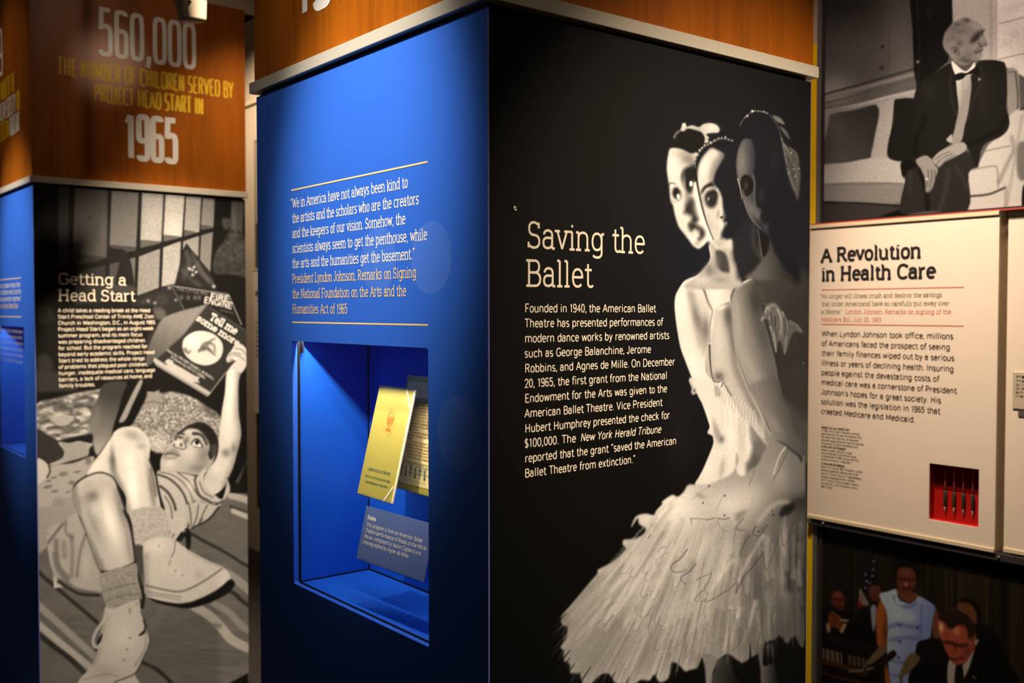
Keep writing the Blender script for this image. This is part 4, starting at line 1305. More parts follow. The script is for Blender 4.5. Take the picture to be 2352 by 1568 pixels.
    s.f("576,290 576,250 590,234 604,234 596,262 584,292", 52, 6)
    s.b(580, 360, 30, 44, 150, .8, -20)
    s.b(604, 400, 24, 24, 112, .6)
    s.l("548,400 560,430 590,434 624,424", 5, 62, 4, .8)
    s.b(500, 430, 50, 40, 140, .6, -30)
    s.l("500,500 540,490 580,470", 6, 66, 4, .8, 4)
    s.l("540,430 520,460 506,490", 5, 96, 5, .6)
    s.b(545, 540, 30, 30, 140, .6)
    s.b(430, 520, 70, 50, 108, .7)
    s.b(390, 440, 60, 50, 126, .6)
    s.b(360, 580, 70, 40, 82, .7)
    s.f("226,450 260,440 296,455 312,510 306,550 286,560 262,520 236,500", 122, 5)
    s.b(268, 486, 16, 26, 50, .8)
    s.l("228,456 262,440 300,460 314,520", 4, 78, 4, .7)
    s.b(420, 600, 60, 26, 76, .7)
    s.grain(.10, 2.4, mask=hd, seed=9)
    s.clip = None
    s.frame(1860, 0, 3.016)
    s.f("1005,520 1050,502 1085,505 1130,478 1165,455 1172,512 1120,512 1085,520 1060,545 1012,556", 24, 1.8)
    # hands
    s.f("852,1102 890,1056 960,1015 1050,985 1086,1010 1070,1050 1010,1085 940,1120 898,1158 880,1140 862,1130", 142, 2)
    for p in ("870,1105 920,1070 970,1050", "880,1130 930,1090 990,1065", "900,1150 950,1105 1010,1075"):
        s.l(p, 2.2, 78, 2, .7)
    s.f("734,1112 790,1078 830,1090 870,1150 886,1180 866,1240 846,1300 806,1322 798,1240 770,1170", 132, 2)
    for p in ("820,1180 820,1240 806,1300", "845,1180 845,1240 830,1300", "868,1180 866,1230"):
        s.l(p, 2.4, 66, 2, .7)
    s.b(812, 1240, 10, 8, 210, .8)
    s.c = np.clip(100 + (s.c - 112) * 1.16, 8, 255)
    s.grain(.07, 2.2, seed=6)


def paint_signing(s):
    s.frame(1840, 1180, 4.04)
    s.c[:] = (22, 19, 15)
    for k in range(60):
        x = 150 + 32 * k
        q = noise2(np.array([k * .9]), np.array([0.]), 7)[0]
        far = min(1, max(0, (x - 900) / 700))
        s.l("%d,100 %d,1600" % (x, x), 4, (18 + 22 * q + 16 * far * q, 16 + 20 * q + 14 * far * q, 12 + 12 * q + 3 * far * q), 3, .8, sm=0)
    for x in (1480, 1730, 1955, 1340, 2040):
        s.l("%d,500 %d,1600" % (x, x + 10), 6, (52, 46, 26), 8, .6, sm=0)
    s.b(1880, 900, 60, 700, (12, 10, 8), .6)
    # people at the left
    s.f("280,790 290,730 330,712 380,730 405,800 400,860 370,900 330,880 300,850", (92, 44, 32), 4)
    s.b(340, 750, 30, 24, (120, 62, 48), .7)
    s.l("300,790 340,796 380,800", 5, (40, 20, 16), 3, .7)
    s.l("320,850 350,860 380,855", 4, (40, 20, 16), 3, .7)
    s.f("180,920 300,880 400,900 520,960 700,900 700,1240 180,1180", (14, 11, 10), 8)
    s.f("250,1060 256,940 290,900 330,930 372,960 380,1030 360,1070 300,1050", (98, 54, 32), 3)
    s.l("290,930 320,990 300,1040", 3, (50, 26, 16), 2, .7)
    s.l("246,1030 256,1085", 8, (170, 140, 105), 3, .8)
    s.l("376,1085 404,1030", 9, (180, 150, 112), 3, .8)
    s.l("380,985 430,990", 6, (170, 140, 105), 3, .8)
    s.f("545,690 580,740 632,846 590,868 535,862 538,760", (112, 98, 96), 3)
    s.f("535,790 570,840 590,868 535,872 528,840", (110, 26, 18), 3)
    s.f("570,560 650,400 690,500 680,640 640,760 590,720", (18, 16, 26), 8, .8)
    for x, y in ((672, 440), (668, 515), (662, 575), (610, 625), (600, 685), (625, 300), (600, 560), (640, 640)):
        s.b(x, y, 12, 12, (120, 118, 126), .8)
    s.f("628,720 636,660 680,636 730,650 748,700 730,780 690,810 660,800 636,760", (78, 40, 30), 4)
    s.b(660, 690, 26, 30, (100, 56, 44), .6)
    s.f("636,690 650,640 700,625 752,650 752,700 720,660 660,660", (18, 14, 12), 4)
    s.f("540,900 640,850 720,860 720,1230 560,1220", (14, 12, 12), 5)
    s.f("648,860 694,852 700,960 672,1090 652,980", (122, 126, 138), 3)
    # woman in a pale blue dress
    s.b(990, 520, 150, 150, (13, 10, 8), .98, 0, 4)
    s.f("895,560 910,505 960,494 1030,510 1062,570 1066,640 1030,710 985,740 930,720 892,650", (84, 44, 34), 4)
    s.b(970, 545, 50, 26, (106, 60, 46), .7)
    s.b(975, 650, 16, 22, (178, 96, 84), .8)
    s.l("905,600 950,604 990,612 1045,608", 5, (36, 20, 16), 4, .7)
    s.l("940,690 980,694 1020,686", 5, (34, 18, 16), 3, .7)
    s.f("895,690 960,735 1050,725 1090,770 1020,825 940,800 900,740", (92, 56, 34), 4)
    s.f("735,795 770,830 796,920 806,1060 800,1210 780,1262 716,1236 700,1120 694,980 706,880", (140, 78, 34), 3)
    s.b(780, 1100, 24, 160, (70, 38, 20), .7)
    s.f("1236,870 1290,960 1300,1080 1276,1160 1222,1120 1212,1000", (92, 58, 40), 4)
    dr = s.f("726,752 800,720 880,698 900,770 940,812 1010,832 1060,800 1092,762 1170,800 1244,862 1226,960 1206,1080 1196,1150 1090,1186 1066,1290 1040,1500 960,1600 840,1600 810,1400 796,1240 806,1060 790,900", (152, 172, 190), 2.5, g=((800, 1000), (1180, 1100), (104, 118, 172)))
    s.clip = dr
    for p, w in (("870,780 920,830 1000,860 1060,830", 9), ("820,1050 900,1020 1000,1040 1100,1050", 10), ("830,1170 950,1150 1080,1150", 9), ("820,1350 920,1380 1020,1360", 6), ("1120,850 1110,1150", 5), ("830,1480 900,1500 1000,1470", 6)):
        s.l(p, w, (84, 98, 148), 5, .7)
    s.b(900, 940, 60, 60, (176, 196, 206), .6)
    s.b(1010, 960, 60, 50, (170, 190, 206), .6)
    for x, y in ((912, 1030), (1080, 1056), (915, 1182), (905, 1330)):
        s.b(x, y, 14, 14, (46, 56, 96), .9)
    s.l("880,780 905,826 950,830", 5, (196, 208, 214), 2, .7)
    s.clip = None
    s.f("770,1400 800,1430 830,1600 790,1600", (140, 78, 40), 3)
    # man behind at the right
    s.f("1450,860 1462,800 1530,778 1600,810 1640,900 1630,990 1600,1010 1540,950 1470,900", (92, 54, 34), 4)
    s.f("1460,800 1540,770 1630,820 1670,930 1660,1040 1640,1000 1620,900 1560,830 1490,820", (18, 14, 12), 4)
    s.f("1625,1030 1760,1050 1850,1180 1900,1330 2000,1600 1560,1600 1600,1200", (15, 13, 11), 5)
    # man signing
    s.f("1090,1190 1200,1172 1292,1168 1340,1270 1380,1370 1390,1600 1010,1600 1060,1300", (15, 12, 11), 3)
    s.f("1370,1360 1440,1400 1500,1402 1605,1262 1590,1350 1540,1480 1520,1600 1370,1600", (150, 144, 138), 2.5)
    s.f("1440,1396 1496,1398 1506,1600 1428,1600", (20, 17, 16), 2.5)
    hd = s.f("1268,970 1300,920 1360,890 1440,885 1540,935 1600,1020 1622,1130 1614,1230 1580,1295 1530,1368 1452,1400 1392,1352 1340,1262 1300,1170 1278,1090", (140, 66, 48), 2.5)
    s.clip = hd
    s.b(1300, 1050, 22, 50, (226, 176, 130), .9)
    s.b(1440, 1085, 30, 44, (196, 130, 96), .8)
    s.b(1400, 1130, 80, 30, (150, 74, 54), .6)
    s.f("1255,960 1320,880 1440,870 1560,930 1640,1060 1630,1140 1560,1160 1532,1060 1470,1030 1410,1060 1370,1060 1330,1010 1300,990", (34, 24, 20), 5)
    s.l("1305,1196 1360,1190 1420,1206", 8, (44, 22, 18), 4, .8)
    s.l("1430,1212 1490,1222 1540,1214", 8, (44, 22, 18), 4, .8)
    s.b(1400, 1260, 36, 40, (128, 58, 48), .7)
    s.b(1430, 1240, 12, 30, (64, 30, 24), .7)
    s.l("1380,1340 1430,1350 1500,1336", 7, (60, 28, 24), 4, .8)
    s.b(1540, 1280, 40, 60, (86, 42, 30), .7)
    s.b(1580, 1200, 20, 50, (120, 66, 46), .7)
    s.clip = None
    s.f("1596,1150 1622,1120 1626,1220 1604,1262 1590,1210", (110, 60, 44), 3)
    s.f("1618,1180 1650,1160 1676,1190 1660,1230 1620,1210", (176, 164, 136), 3)
    s.f("1600,1300 1690,1080 1800,1150 1900,1330 2000,1600 1520,1600 1560,1440", (13, 11, 10), 4)
    s.l("1590,1505 1620,1525", 3, (130, 110, 96), 2, .8)
    # press desk, papers, microphones
    s.f("160,1130 720,1240 700,1600 160,1600", (18, 13, 12), 5)
    for k in range(14):
        s.l("%d,%d %d,%d" % (178 + 15 * k, 1240 + 4 * k, 182 + 15 * k, 1330 + 5 * k), 2.6, (150, 128, 108) if k % 3 else (60, 48, 40), 2, .8)
        s.l("%d,%d %d,%d" % (430 + 14 * k, 1310 + 3 * k, 434 + 14 * k, 1390 + 4 * k), 2.2, (120, 104, 98) if k % 3 else (46, 40, 40), 2, .75)
    s.l("170,1370 340,1400 600,1480", 9, (78, 48, 18), 4, .8)
    s.l("170,1460 360,1520 560,1560", 5, (92, 62, 24), 3, .6)
    s.l("450,1460 560,1450 660,1430", 6, (120, 116, 90), 3, .7)
    s.b(300, 1160, 60, 20, (52, 40, 36), .5)
    s.b(560, 1240, 60, 20, (44, 36, 36), .5)
    s.f("585,1412 640,1330 700,1260 760,1226 792,1262 760,1310 690,1365 620,1412", (92, 80, 60), 3)
    s.f("690,1400 790,1310 850,1264 882,1284 876,1320 800,1380 720,1440", (26, 21, 18), 3)
    s.f("905,1520 960,1370 1000,1310 1040,1292 1090,1312 1102,1350 1050,1420 950,1512", (92, 80, 56), 3)
    s.l("930,1510 930,1600", 6, (80, 74, 64), 2)
    s.l("620,1400 560,1500", 4, (40, 34, 30), 2)
    s.grain(.10, 2.4, seed=6)


# ---------------------------------------------------------------- lettering as flat ink on a surface
LIFT = [0]


def lifted(to3):
    """each stroke lies a hair above the one before, so that no two ink faces coincide"""
    o, a, b = [Vector(to3(*q)) for q in ((0, 0), (1, 0), (0, 1))]
    n = (a - o).cross(b - o).normalized()
    if n.dot(cam.location - o) < 0:
        n = -n
    LIFT[0] = (LIFT[0] + 1) % 5
    return lambda u, v, q=0.: tuple(Vector(to3(u, v)) + n * (.00005 * (LIFT[0] + .8 * q)))


def ribbon(V, F, pl, w, to3):
    to3 = lifted(to3)
    P = np.array(pl, float)
    keep = [0] + [k for k in range(1, len(P)) if np.hypot(*(P[k] - P[k - 1])) > 1e-7]
    P = P[keep]
    n = len(P)
    if n < 2:
        return
    closed = n > 3 and np.hypot(*(P[0] - P[-1])) < 1e-6
    D = np.diff(P, axis=0)
    D /= np.linalg.norm(D, axis=1)[:, None]
    i0 = len(V)
    for k in range(n):
        a = D[k - 1] if k else (D[-1] if closed else D[0])
        b = D[k] if k < n - 1 else (D[0] if closed else D[-1])
        t = a + b
        L = np.hypot(*t)
        t = t / L if L > 1e-6 else b
        m = min(1.6, 1 / max(.3, abs(float(t @ b))))
        nx, ny = -t[1] * w / 2 * m, t[0] * w / 2 * m
        V.append(to3(P[k][0] + nx, P[k][1] + ny, k / n))
        V.append(to3(P[k][0] - nx, P[k][1] - ny, k / n))
    for k in range(n - 1):
        q = i0 + 2 * k
        F.append((q, q + 1, q + 3, q + 2))


def put_text(V, F, text, u0, u1, v, h, wt, to3, serif=False, n=2.2, slant=0., track=0.):
    W = line_width(text, track)
    e = (u1 - u0) / W
    k = h / 70
    x = 0
    for c in text:
        sts, w = glyph(c, serif, n)
        for pl in sts:
            ribbon(V, F, [(u0 + (x + p[0] + slant * p[1]) * e, v + p[1] * k) for p in pl], wt, to3)
        x += w + track


def text_obj(name, lines, h, wt, to3, m, parent, serif=False, n=2.2, label=None, slant=0., track=0.):
    if name == 'heading' and (len(lines) > 1 or ' ' in lines[0][0]):      # one part per word
        for t, u0, u1, v in lines:
            e, u = (u1 - u0) / line_width(t), u0
            for w in t.split(' '):
                text_obj(name, [(w, u, u + line_width(w) * e, v)], h, wt, to3, m, parent, serif, n, label)
                u += (line_width(w) + line_width(' ')) * e
        return
    if name == 'caption_heading' and len(lines) > 1:
        return [text_obj(name, [q], h, wt, to3, m, parent, serif, n, label) for q in lines]
    V, F = [], []
    for t, u0, u1, v in lines:
        put_text(V, F, t, u0, u1, v, h, wt, to3, serif, n, slant, track)
    me = bpy.data.meshes.new(name)
    me.from_pydata(V, [], F)
    o = link(name, me, m, parent)
    if label:
        o['label'] = label
    return o


def shape_obj(name, polys, to3, m, parent, lines=(), label=None):
    """flat inked shapes: outlines and strokes (points, width)"""
    V, F = [], []
    for p in polys:
        i = len(V)
        up = lifted(to3)
        V += [up(*q) for q in p]
        F.append(tuple(range(i, len(V))))
    for p, w in lines:
        ribbon(V, F, p, w, to3)
    me = bpy.data.meshes.new(name)
    me.from_pydata(V, [], F)
    o = link(name, me, m, parent)
    if label:
        o['label'] = label
    return o


# ---------------------------------------------------------------- printed photographs on fine paper meshes
def homography(c):
    """c: four (u, v, x, y); maps sheet metres to the units the artwork was drawn in"""
    A, b = [], []
    for u, v, x, y in c:
        A += [[u, v, 1, 0, 0, 0, -u * x, -v * x], [0, 0, 0, u, v, 1, -u * y, -v * y]]
        b += [x, y]
    return np.append(np.linalg.solve(np.array(A), np.array(b)), 1).reshape(3, 3)


def print_sheet(name, painter, corners, u0, u1, v0, v1, pitch, to3, base, parent, gain=1.):
    nu, nv = int(abs(u1 - u0) / pitch) + 1, int(abs(v1 - v0) / pitch) + 1
    U, Vv = np.meshgrid(np.linspace(u0, u1, nu), np.linspace(v0, v1, nv))
    U, Vv = U.ravel(), Vv.ravel()
    H = homography(corners)
    q = H @ np.vstack([U, Vv, np.ones_like(U)])
    s = Sheet(q[0] / q[2], q[1] / q[2], base)
    painter(s)
    ink = np.ones((len(U), 4), np.float32)
    ink[:, :3] = np.clip(s2l(np.clip(s.c, 0, 255)) * gain, 0, .92)
    o3, du, dv = [np.array(to3(*k), np.float32) for k in ((0, 0), (1, 0), (0, 1))]
    co = o3 + U[:, None] * (du - o3) + Vv[:, None] * (dv - o3)
    i = (np.arange(nv - 1)[:, None] * nu + np.arange(nu - 1)[None]).ravel()
    quads = np.stack([i, i + 1, i + nu + 1, i + nu], 1).astype(np.int32)
    me = bpy.data.meshes.new(name)
    me.vertices.add(len(co))
    me.vertices.foreach_set('co', co.astype(np.float32).ravel())
    me.loops.add(quads.size)
    me.loops.foreach_set('vertex_index', quads.ravel())
    me.polygons.add(len(quads))
    me.polygons.foreach_set('loop_start', np.arange(0, quads.size, 4, dtype=np.int32))
    me.update(calc_edges=True)
    at = me.attributes.new('ink', 'FLOAT_COLOR', 'POINT')
    at.data.foreach_set('color', ink.ravel())
    return link(name, me, PRINT, parent)


# ================================================================ the gallery shell
PRINT = print_mat()
WOOD = wood_mat()
CREAM = mat('cream_paint', (.62, .50, .37), .7, .2, noise=.05, scale=6)
DARKFLOOR = mat('dark_carpet', (.035, .03, .028), .95, .1, noise=.4, scale=220)
BLACK = mat('black_laminate', lin(11, 11, 13), .45, .14)
SATIN = mat('satin_aluminium', (.52, .475, .39), .45, .5, .15, noise=.05, scale=300)
GREY = mat('grey_steel', (.20, .19, .18), .4, .5, .5)
DGREY = mat('dark_steel', (.025, .022, .022), .45, .4)
YELLOW = mat('yellow_paint', (.85, .55, .0), .5, .3)
BLUE = mat('blue_panel_print', (.030, .140, .66), .42, .42)
BLUE2 = mat('pale_blue_ink', (.058, .175, .68), .40, .42)
EDGE = mat('blue_acrylic_edge', (.16, .20, .62), .3, .6)
NICHE = mat('niche_blue_lining', (.006, .11, .62), .6, .25)
SEAM = mat('black_seam', (.004, .004, .006), .6, .2)
WHITE = mat('white_ink', (.86, .82, .76), .5, .3)
TITLE = mat('cream_ink', (.80, .71, .58), .5, .3)
YINK = mat('yellow_ink', (.80, .48, .015), .5, .3)
GOLDINK = mat('pale_orange_ink', (.95, .66, .30), .5, .3)
BLACKINK = mat('black_ink', (.018, .016, .016), .5, .3)
BROWNINK = mat('grey_brown_ink', (.20, .15, .10), .5, .3)
REDINK = mat('red_ink', (.66, .19, .13), .5, .3)
DARKINK = mat('dark_brown_ink', (.075, .055, .038), .5, .3)
BOARD = mat('cream_board', (.82, .71, .60), .42, .4, noise=.015, scale=9)
RAIL = mat('cream_rail', (.72, .60, .42), .35, .5)
REDPAINT = mat('red_lining', (.40, .006, .004), .55, .3)
DULLRED = mat('dull_red_strip', (.34, .055, .05), .55, .3)
SILVER = mat('screw_steel', (.6, .57, .52), .3, .5, .9)
GLASS = glass_mat('clear_glass', .06)
ACRYLIC = glass_mat('clear_acrylic', .07, (.93, .95, .97))

MB().box(-3.2, 3, -3, 7.2, -.06, 0).build('floor', DARKFLOOR)['kind'] = 'structure'
MB().box(1.80, 1.92, -3, 7.2, 0, 3.6).build('wall_right', CREAM)['kind'] = 'structure'
MB().box(-3.2, 1.8, 7.0, 7.12, 0, 3.6).build('wall_back', CREAM)['kind'] = 'structure'
MB().box(-3.2, 1.92, -3, 7.12, 3.6, 3.66).build('ceiling', CREAM)['kind'] = 'structure'
MB().box(1.775, 1.80, -3, 7.0, 2.86, 2.875).build('trim_1', RAIL)['kind'] = 'structure'


# ================================================================ exhibit towers
PW, PL = .794, .808       # tower width (front) and length (quote side)
NY0, NY1, NZ0, NZ1, ND = .1612, .6505, 1.002, 1.4895, .175


def tower(ox, oy, label):
    """square tower; its quote side looks to -X, its photo side to -Y"""
    t = empty('exhibit_tower', (ox, oy, 0), label, 'exhibit tower')
    X, Y = ox, oy
    side = lambda u, v, d=0: (X + d, Y + u, v)
    front = lambda u, v, d=0: (X + u, Y + d, v)
    # boards
    q = MB().plate([(.004, .02), (PL, .02), (PL, 1.998), (.004, 1.998)], rrect(NY0, NZ0, NY1, NZ1, .005), .012, side).build('quote_panel', BLUE, t)
    b = MB().box(X + .0022, X + PW, Y, Y + .012, .02, 1.998).build('photo_panel', BLACK, t)
    MB().box(X + PW - .012, X + PW, Y + .0125, Y + PL - .0125, .02, 1.998).build('back_panel', BLACK, t)
    MB().box(X + .0125, X + PW, Y + PL - .012, Y + PL, .02, 1.998).build('back_panel', BLACK, t)
    MB().box(X + .0002, X + .0020, Y + .0004, Y + .0038, .02, 1.997).build('corner_strip', EDGE, t)
    MB().box(X + .02, X + PW - .02, Y + .02, Y + PL - .02, 0, .02).build('plinth', SEAM, t)
    MB().box(X + .008, X + PW - .006, Y + .008, Y + PL - .006, 1.999, 2.0045).build('shadow_gap', SEAM, t)
    MB().box(X - .012, X + .803, Y - .012, Y + .818, 2.0046, 2.027, .0012).build('metal_trim', SATIN, t)
    h = MB().box(X - .002, X + .797, Y - .002, Y + .812, 2.0272, 2.7557).build('wood_fascia', WOOD, t)
    # display niche
    n = MB()
    for a in ((X + .012, X + ND, Y + NY1, Y + NY1 + .006, NZ0 - .006, NZ1 + .006), (X + .012, X + ND, Y + NY0 - .006, Y + NY0, NZ0 - .006, NZ1 + .006),
              (X + ND, X + ND + .006, Y + NY0 - .006, Y + NY1 + .006, NZ0 - .006, NZ1 + .006), (X + .0166, X + ND, Y + NY0, Y + NY1, NZ1, NZ1 + .006), (X + .012, X + ND, Y + NY0, Y + NY1, NZ0 - .006, NZ0)):
        n.box(*a)
    nc = n.build('display_niche', NICHE, t)
    s = MB()
    for a in ((X + ND - .0022, X + ND - .0001, Y + NY1 - .0022, Y + NY1 - .0001, NZ0, NZ1), (X + .018, X + ND, Y + NY1 - .0022, Y + NY1 - .0001, NZ0 + .0001, NZ0 + .0024),
              (X + ND - .0022, X + ND - .0001, Y + NY0, Y + NY1, NZ0 + .0001, NZ0 + .0028), (X + .0118, X + .0165, Y + NY1 - .003, Y + NY1 - .0001, NZ0, NZ1), (X + .0118, X + .0150, Y + NY0, Y + NY1, NZ0 + .0001, NZ0 + .0026)):
        s.box(*a)
    s.build('seam', SEAM, nc)
    MB().box(X + .0165, X + .0195, Y + NY1 - .014, Y + NY1 - .0032, 1.4655, NZ1 - .0001).build('black_tab', SEAM, nc)
    MB().box(X + .0008, X + .0018, Y + NY0 + .0002, Y + NY1 - .0002, NZ0 + .0002, NZ1 - .0002).build('glass_pane', GLASS, t)
    d = bpy.data.lights.new('niche_light', 'AREA')
    d.shape, d.size, d.size_y, d.energy, d.color = 'RECTANGLE', .0007, NY1 - NY0 - .02, NICHE_W, (1, .95, .88)
    lo = bpy.data.objects.new('niche_light', d)
    COL.objects.link(lo)
    lo.parent = t
    lo.location = (.0126, (NY0 + NY1) / 2, 1.4940)
    lo.rotation_euler = (0, math.radians(-20), 0)
    return t, q, b, h, side, front


NICHE_W = 2.0
INK = .0005

# ---- near tower
t1, q1, b1, h1, side1, front1 = tower(0, 0, 'nearest exhibit tower, blue quotation side and black ballet side')
ink_s = lambda u, v: side1(u, v, -INK)
ink_f = lambda u, v: front1(u, v, -INK)
CIR = [(.1522, 1.6342, .0585), (.3137, 1.6364, .0582), (.0751, 1.3590, .0592)]
for k, (cu, cv, r) in enumerate(CIR):
    dd = -.0001 - .00006 * k
    shape_obj('printed_circle', [[(cu + r * math.cos(2 * math.pi * a / 64), cv + r * math.sin(2 * math.pi * a / 64)) for a in range(64)]], lambda u, v, dd=dd: side1(u, v, dd), BLUE2, q1)
QUOTE = [
    ('`We in America have not always been kind to', 0.6500, 0.2186, 1.7532), ('the artists and the scholars who are the creators', 0.6440, 0.1861, 1.7235),
    ('and the keepers of our vision. Somehow, the', 0.6440, 0.2270, 1.6939), ('scientists always seem to get the penthouse, while', 0.6442, 0.1622, 1.6642),
    ('the arts and the humanities get the basement.~', 0.6447, 0.1983, 1.6345)]
CREDIT = [('President Lyndon Johnson, Remarks on Signing', 0.6451, 0.1945, 1.6046), ('the National Foundation on the Arts and the', 0.6456, 0.2250, 1.5747), ('Humanities Act of 1965', 0.6460, 0.4230, 1.5449)]
text_obj('quotation', QUOTE, .0175, .0021, ink_s, WHITE, q1, True, label='white quotation lettering')
text_obj('credit_line', CREDIT, .0170, .0018, ink_s, GOLDINK, q1, True, label='pale orange credit lettering')
for v in (1.7880, 1.5268):
    shape_obj('rule_line', [[(.646, v - .0014), (.646, v + .0014), (.160, v + .0014), (.160, v - .0014)]], ink_s, GOLDINK, q1)
text_obj('year_lettering', [('1965', .618, .30, 2.1215)], .158, .021, lambda u, v: side1(u, v, -.0026), WHITE, h1, False, 4.5)
BODY = [
    ('Founded in 1940, the American Ballet', 0.0687, 0.3574, 1.5476), ('Theatre has presented performances of', 0.0682, 0.3752, 1.5246), ('modern dance works by renowned artists', 0.0687, 0.3913, 1.5015),
    ('such as George Balanchine, Jerome', 0.0683, 0.3461, 1.4785), ('Robbins, and Agnes de Mille. On December', 0.0687, 0.4060, 1.4555), ('20, 1965, the first grant from the National', 0.0683, 0.3863, 1.4325),
    ('Endowment for the Arts was given to the', 0.0687, 0.3865, 1.4095), ('American Ballet Theatre. Vice President', 0.0683, 0.3746, 1.3864), ('Hubert Humphrey presented the check for', 0.0687, 0.3934, 1.3634),
    ('$100,000. The ', 0.0679, 0.1805, 1.3404), ('reported that the grant `saved the American', 0.0688, 0.4104, 1.3174), ('Ballet Theatre from extinction.~', 0.0688, 0.3098, 1.2944)]
pp = print_sheet('ballet_photograph', paint_ballet, [(0, 0.75, 1122.94, 1932.08), (0.794, 0.75, 1849.48, 1631.32), (0.794, 2.0, 1862.75, 186.27), (0, 2.0, 1121.55, 9.21)],
                 .004, .7935, .60, 1.9975, .0016, lambda u, v: front1(u, v, -.0002), 12, b1)
text_obj('heading', [('Saving the', 0.0722, 0.3314, 1.6466), ('Ballet', 0.0708, 0.2104, 1.5881)], .0385, .0038, ink_f, TITLE, b1, True, 2.3, label='large cream heading')
text_obj('paragraph', BODY, .0124, .00165, ink_f, TITLE, b1)
text_obj('italic_title', [('New York Herald Tribune', 0.1835, 0.3715, 1.3404)], .0124, .00165, ink_f, TITLE, b1, slant=.2)
M = Matrix.Translation((.0495, -.0002, 1.7037)) @ Matrix.Rotation(math.radians(90), 4, 'X')
sc = MB().lathe([(.0042, 0), (.0042, .0012), (.003, .0020), (.0016, .0021), (.0016, .0012), (0, .0012)], M, 20).build('screw', SILVER, b1, True)

# ---- far tower
t2, q2, b2, h2, side2, front2 = tower(-.013, 2.6623, 'far exhibit tower with a mural of a boy reading on his back')
o2 = .013
f2 = lambda u, v: front2(u + o2, v, -INK)
s2 = lambda u, v: side2(u - 2.6623, v, -INK)
print_sheet('reading_photograph', paint_boy, [(-0.013, 0.05, 93.22, 1668.56), (0.807, 0.05, 585.61, 1550.18), (0.807, 2.0, 576.82, 458.11), (-0.013, 2.0, 74.8, 421.45)],
            -.0105, .7805, .03, 1.9975, .0022, lambda u, v: front2(u + o2, v, -.0002), 19, b2)
BODY2 = [
    ('A child takes a reading break at the Head', 0.0650, 0.3958, 1.5443), ('Start Preschool Center of Trinity AME Zion', 0.0650, 0.4088, 1.5216), ('Church in Washington, D.C., in August 1965.', 0.0650, 0.4176, 1.4988),
    ('Project Head Start began as an eight-week', 0.0650, 0.4083, 1.4761), ('summer program, and its main focus', 0.0650, 0.3653, 1.4534), ('was preparing disadvantaged children', 0.0650, 0.3748, 1.4306),
    ('for school. But the program reached far', 0.0650, 0.3844, 1.4079), ('beyond early academic skills. Project Head', 0.0650, 0.4099, 1.3851), ('Start tried to address the whole range', 0.0650, 0.3724, 1.3624),
    ('of problems that plagued poor children:', 0.0650, 0.3836, 1.3397), ('hunger, inadequate medical care, language', 0.0650, 0.4115, 1.3169), ('barriers, a lack of resources at home, and', 0.0650, 0.4004, 1.2942), ('family troubles.', 0.0650, 0.1917, 1.2714)]
text_obj('heading', [('Getting a', 0.0667, 0.3093, 1.6457), ('Head Start', 0.0654, 0.3408, 1.5862)], .0385, .0042, f2, TITLE, b2, True, 2.3, label='large cream heading')
text_obj('paragraph', BODY2, .0128, .0019, f2, TITLE, b2)
fh = lambda u, v: front2(u + o2, v, -.0026)
text_obj('count_lettering', [('560,000', .2165, .5835, 2.495)], .162, .0165, fh, WHITE, h2, False, 4.5, track=4)
# light and bold words of the two yellow lines


def mixed(name, words, u0, u1, v, h, m, to3, parent, n=3.5):
    W = sum(line_width(w + ' ', 6) for w, _ in words) - 33
    V, F = [], []
    u = u0
    for w, bold in words:
        L = line_width(w, 6) * (u1 - u0) / W
        put_text(V, F, w, u, u + L, v, h, .0094 if bold else .0072, to3, False, n, 0, 6)
        u += L + (6 + 33) * (u1 - u0) / W
    me = bpy.data.meshes.new(name)
    me.from_pydata(V, [], F)
    link(name, me, m, parent)


mixed('caption_lettering', [('THE', 0), ('NUMBER', 0), ('OF', 0), ('CHILDREN', 1), ('SERVED', 0), ('BY', 0)], .0745, .7235, 2.3985, .0605, YINK, fh, h2)
mixed('caption_lettering', [('PROJECT', 0), ('HEAD', 1), ('START', 1), ('IN', 1)], .2, .6045, 2.3185, .0605, YINK, fh, h2)
text_obj('year_lettering', [('1965', .308, .5075, 2.1235)], .157, .0215, fh, WHITE, h2, False, 4.5, track=4)
sh = lambda u, v: side2(u - 2.6623, v, -.0026)
text_obj('sum_lettering', [('$9', 3.225, 3.088, 2.4695)], .166, .0165, sh, WHITE, h2, False, 4.5, track=4)
mixed('caption_lettering', [('THE', 0), ('AVERAGE', 0), ('VALUE', 1), ('OF', 0), ('THE', 0)], 3.375, 2.905, 2.3693, .0665, YINK, sh, h2)
mixed('caption_lettering', [('TO', 0), ('AMERICAN', 0), ('SOCIETY', 0)], 3.300, 2.892, 2.2888, .0665, WHITE, sh, h2)
mixed('caption_lettering', [('FOR', 1)], 2.873, 2.8235, 2.2888, .0665, YINK, sh, h2)
mixed('caption_lettering', [('DOLLAR', 0), ('INVESTED', 1), ('IN', 1)], 3.405, 3.005, 2.2121, .0665, YINK, sh, h2)
mixed('caption_lettering', [('HEAD', 0), ('START', 0)], 2.985, 2.8335, 2.2121, .0665, WHITE, sh, h2)
text_obj('quotation', [('We set out to make certain that', 3.33, 2.868, 1.640), ("poverty's children would not be", 3.33, 2.856, 1.614), ("forevermore poverty's captives.~", 3.33, 2.852, 1.588)], .0165, .0024, s2, WHITE, q2, True, label='white quotation lettering')
text_obj('credit_line', [('Remarks on Project Head Start', 3.33, 2.905, 1.560)], .0165, .0024, s2, GOLDINK, q2, True)
for v in (1.6715, 1.5265):
    shape_obj('rule_line', [[(3.33, v - .0014), (3.33, v + .0014), (2.857, v + .0014), (2.857, v - .0014)]], s2, GOLDINK, q2)
glass_text = lambda u, v: side2(u - 2.6623, v, .0022)
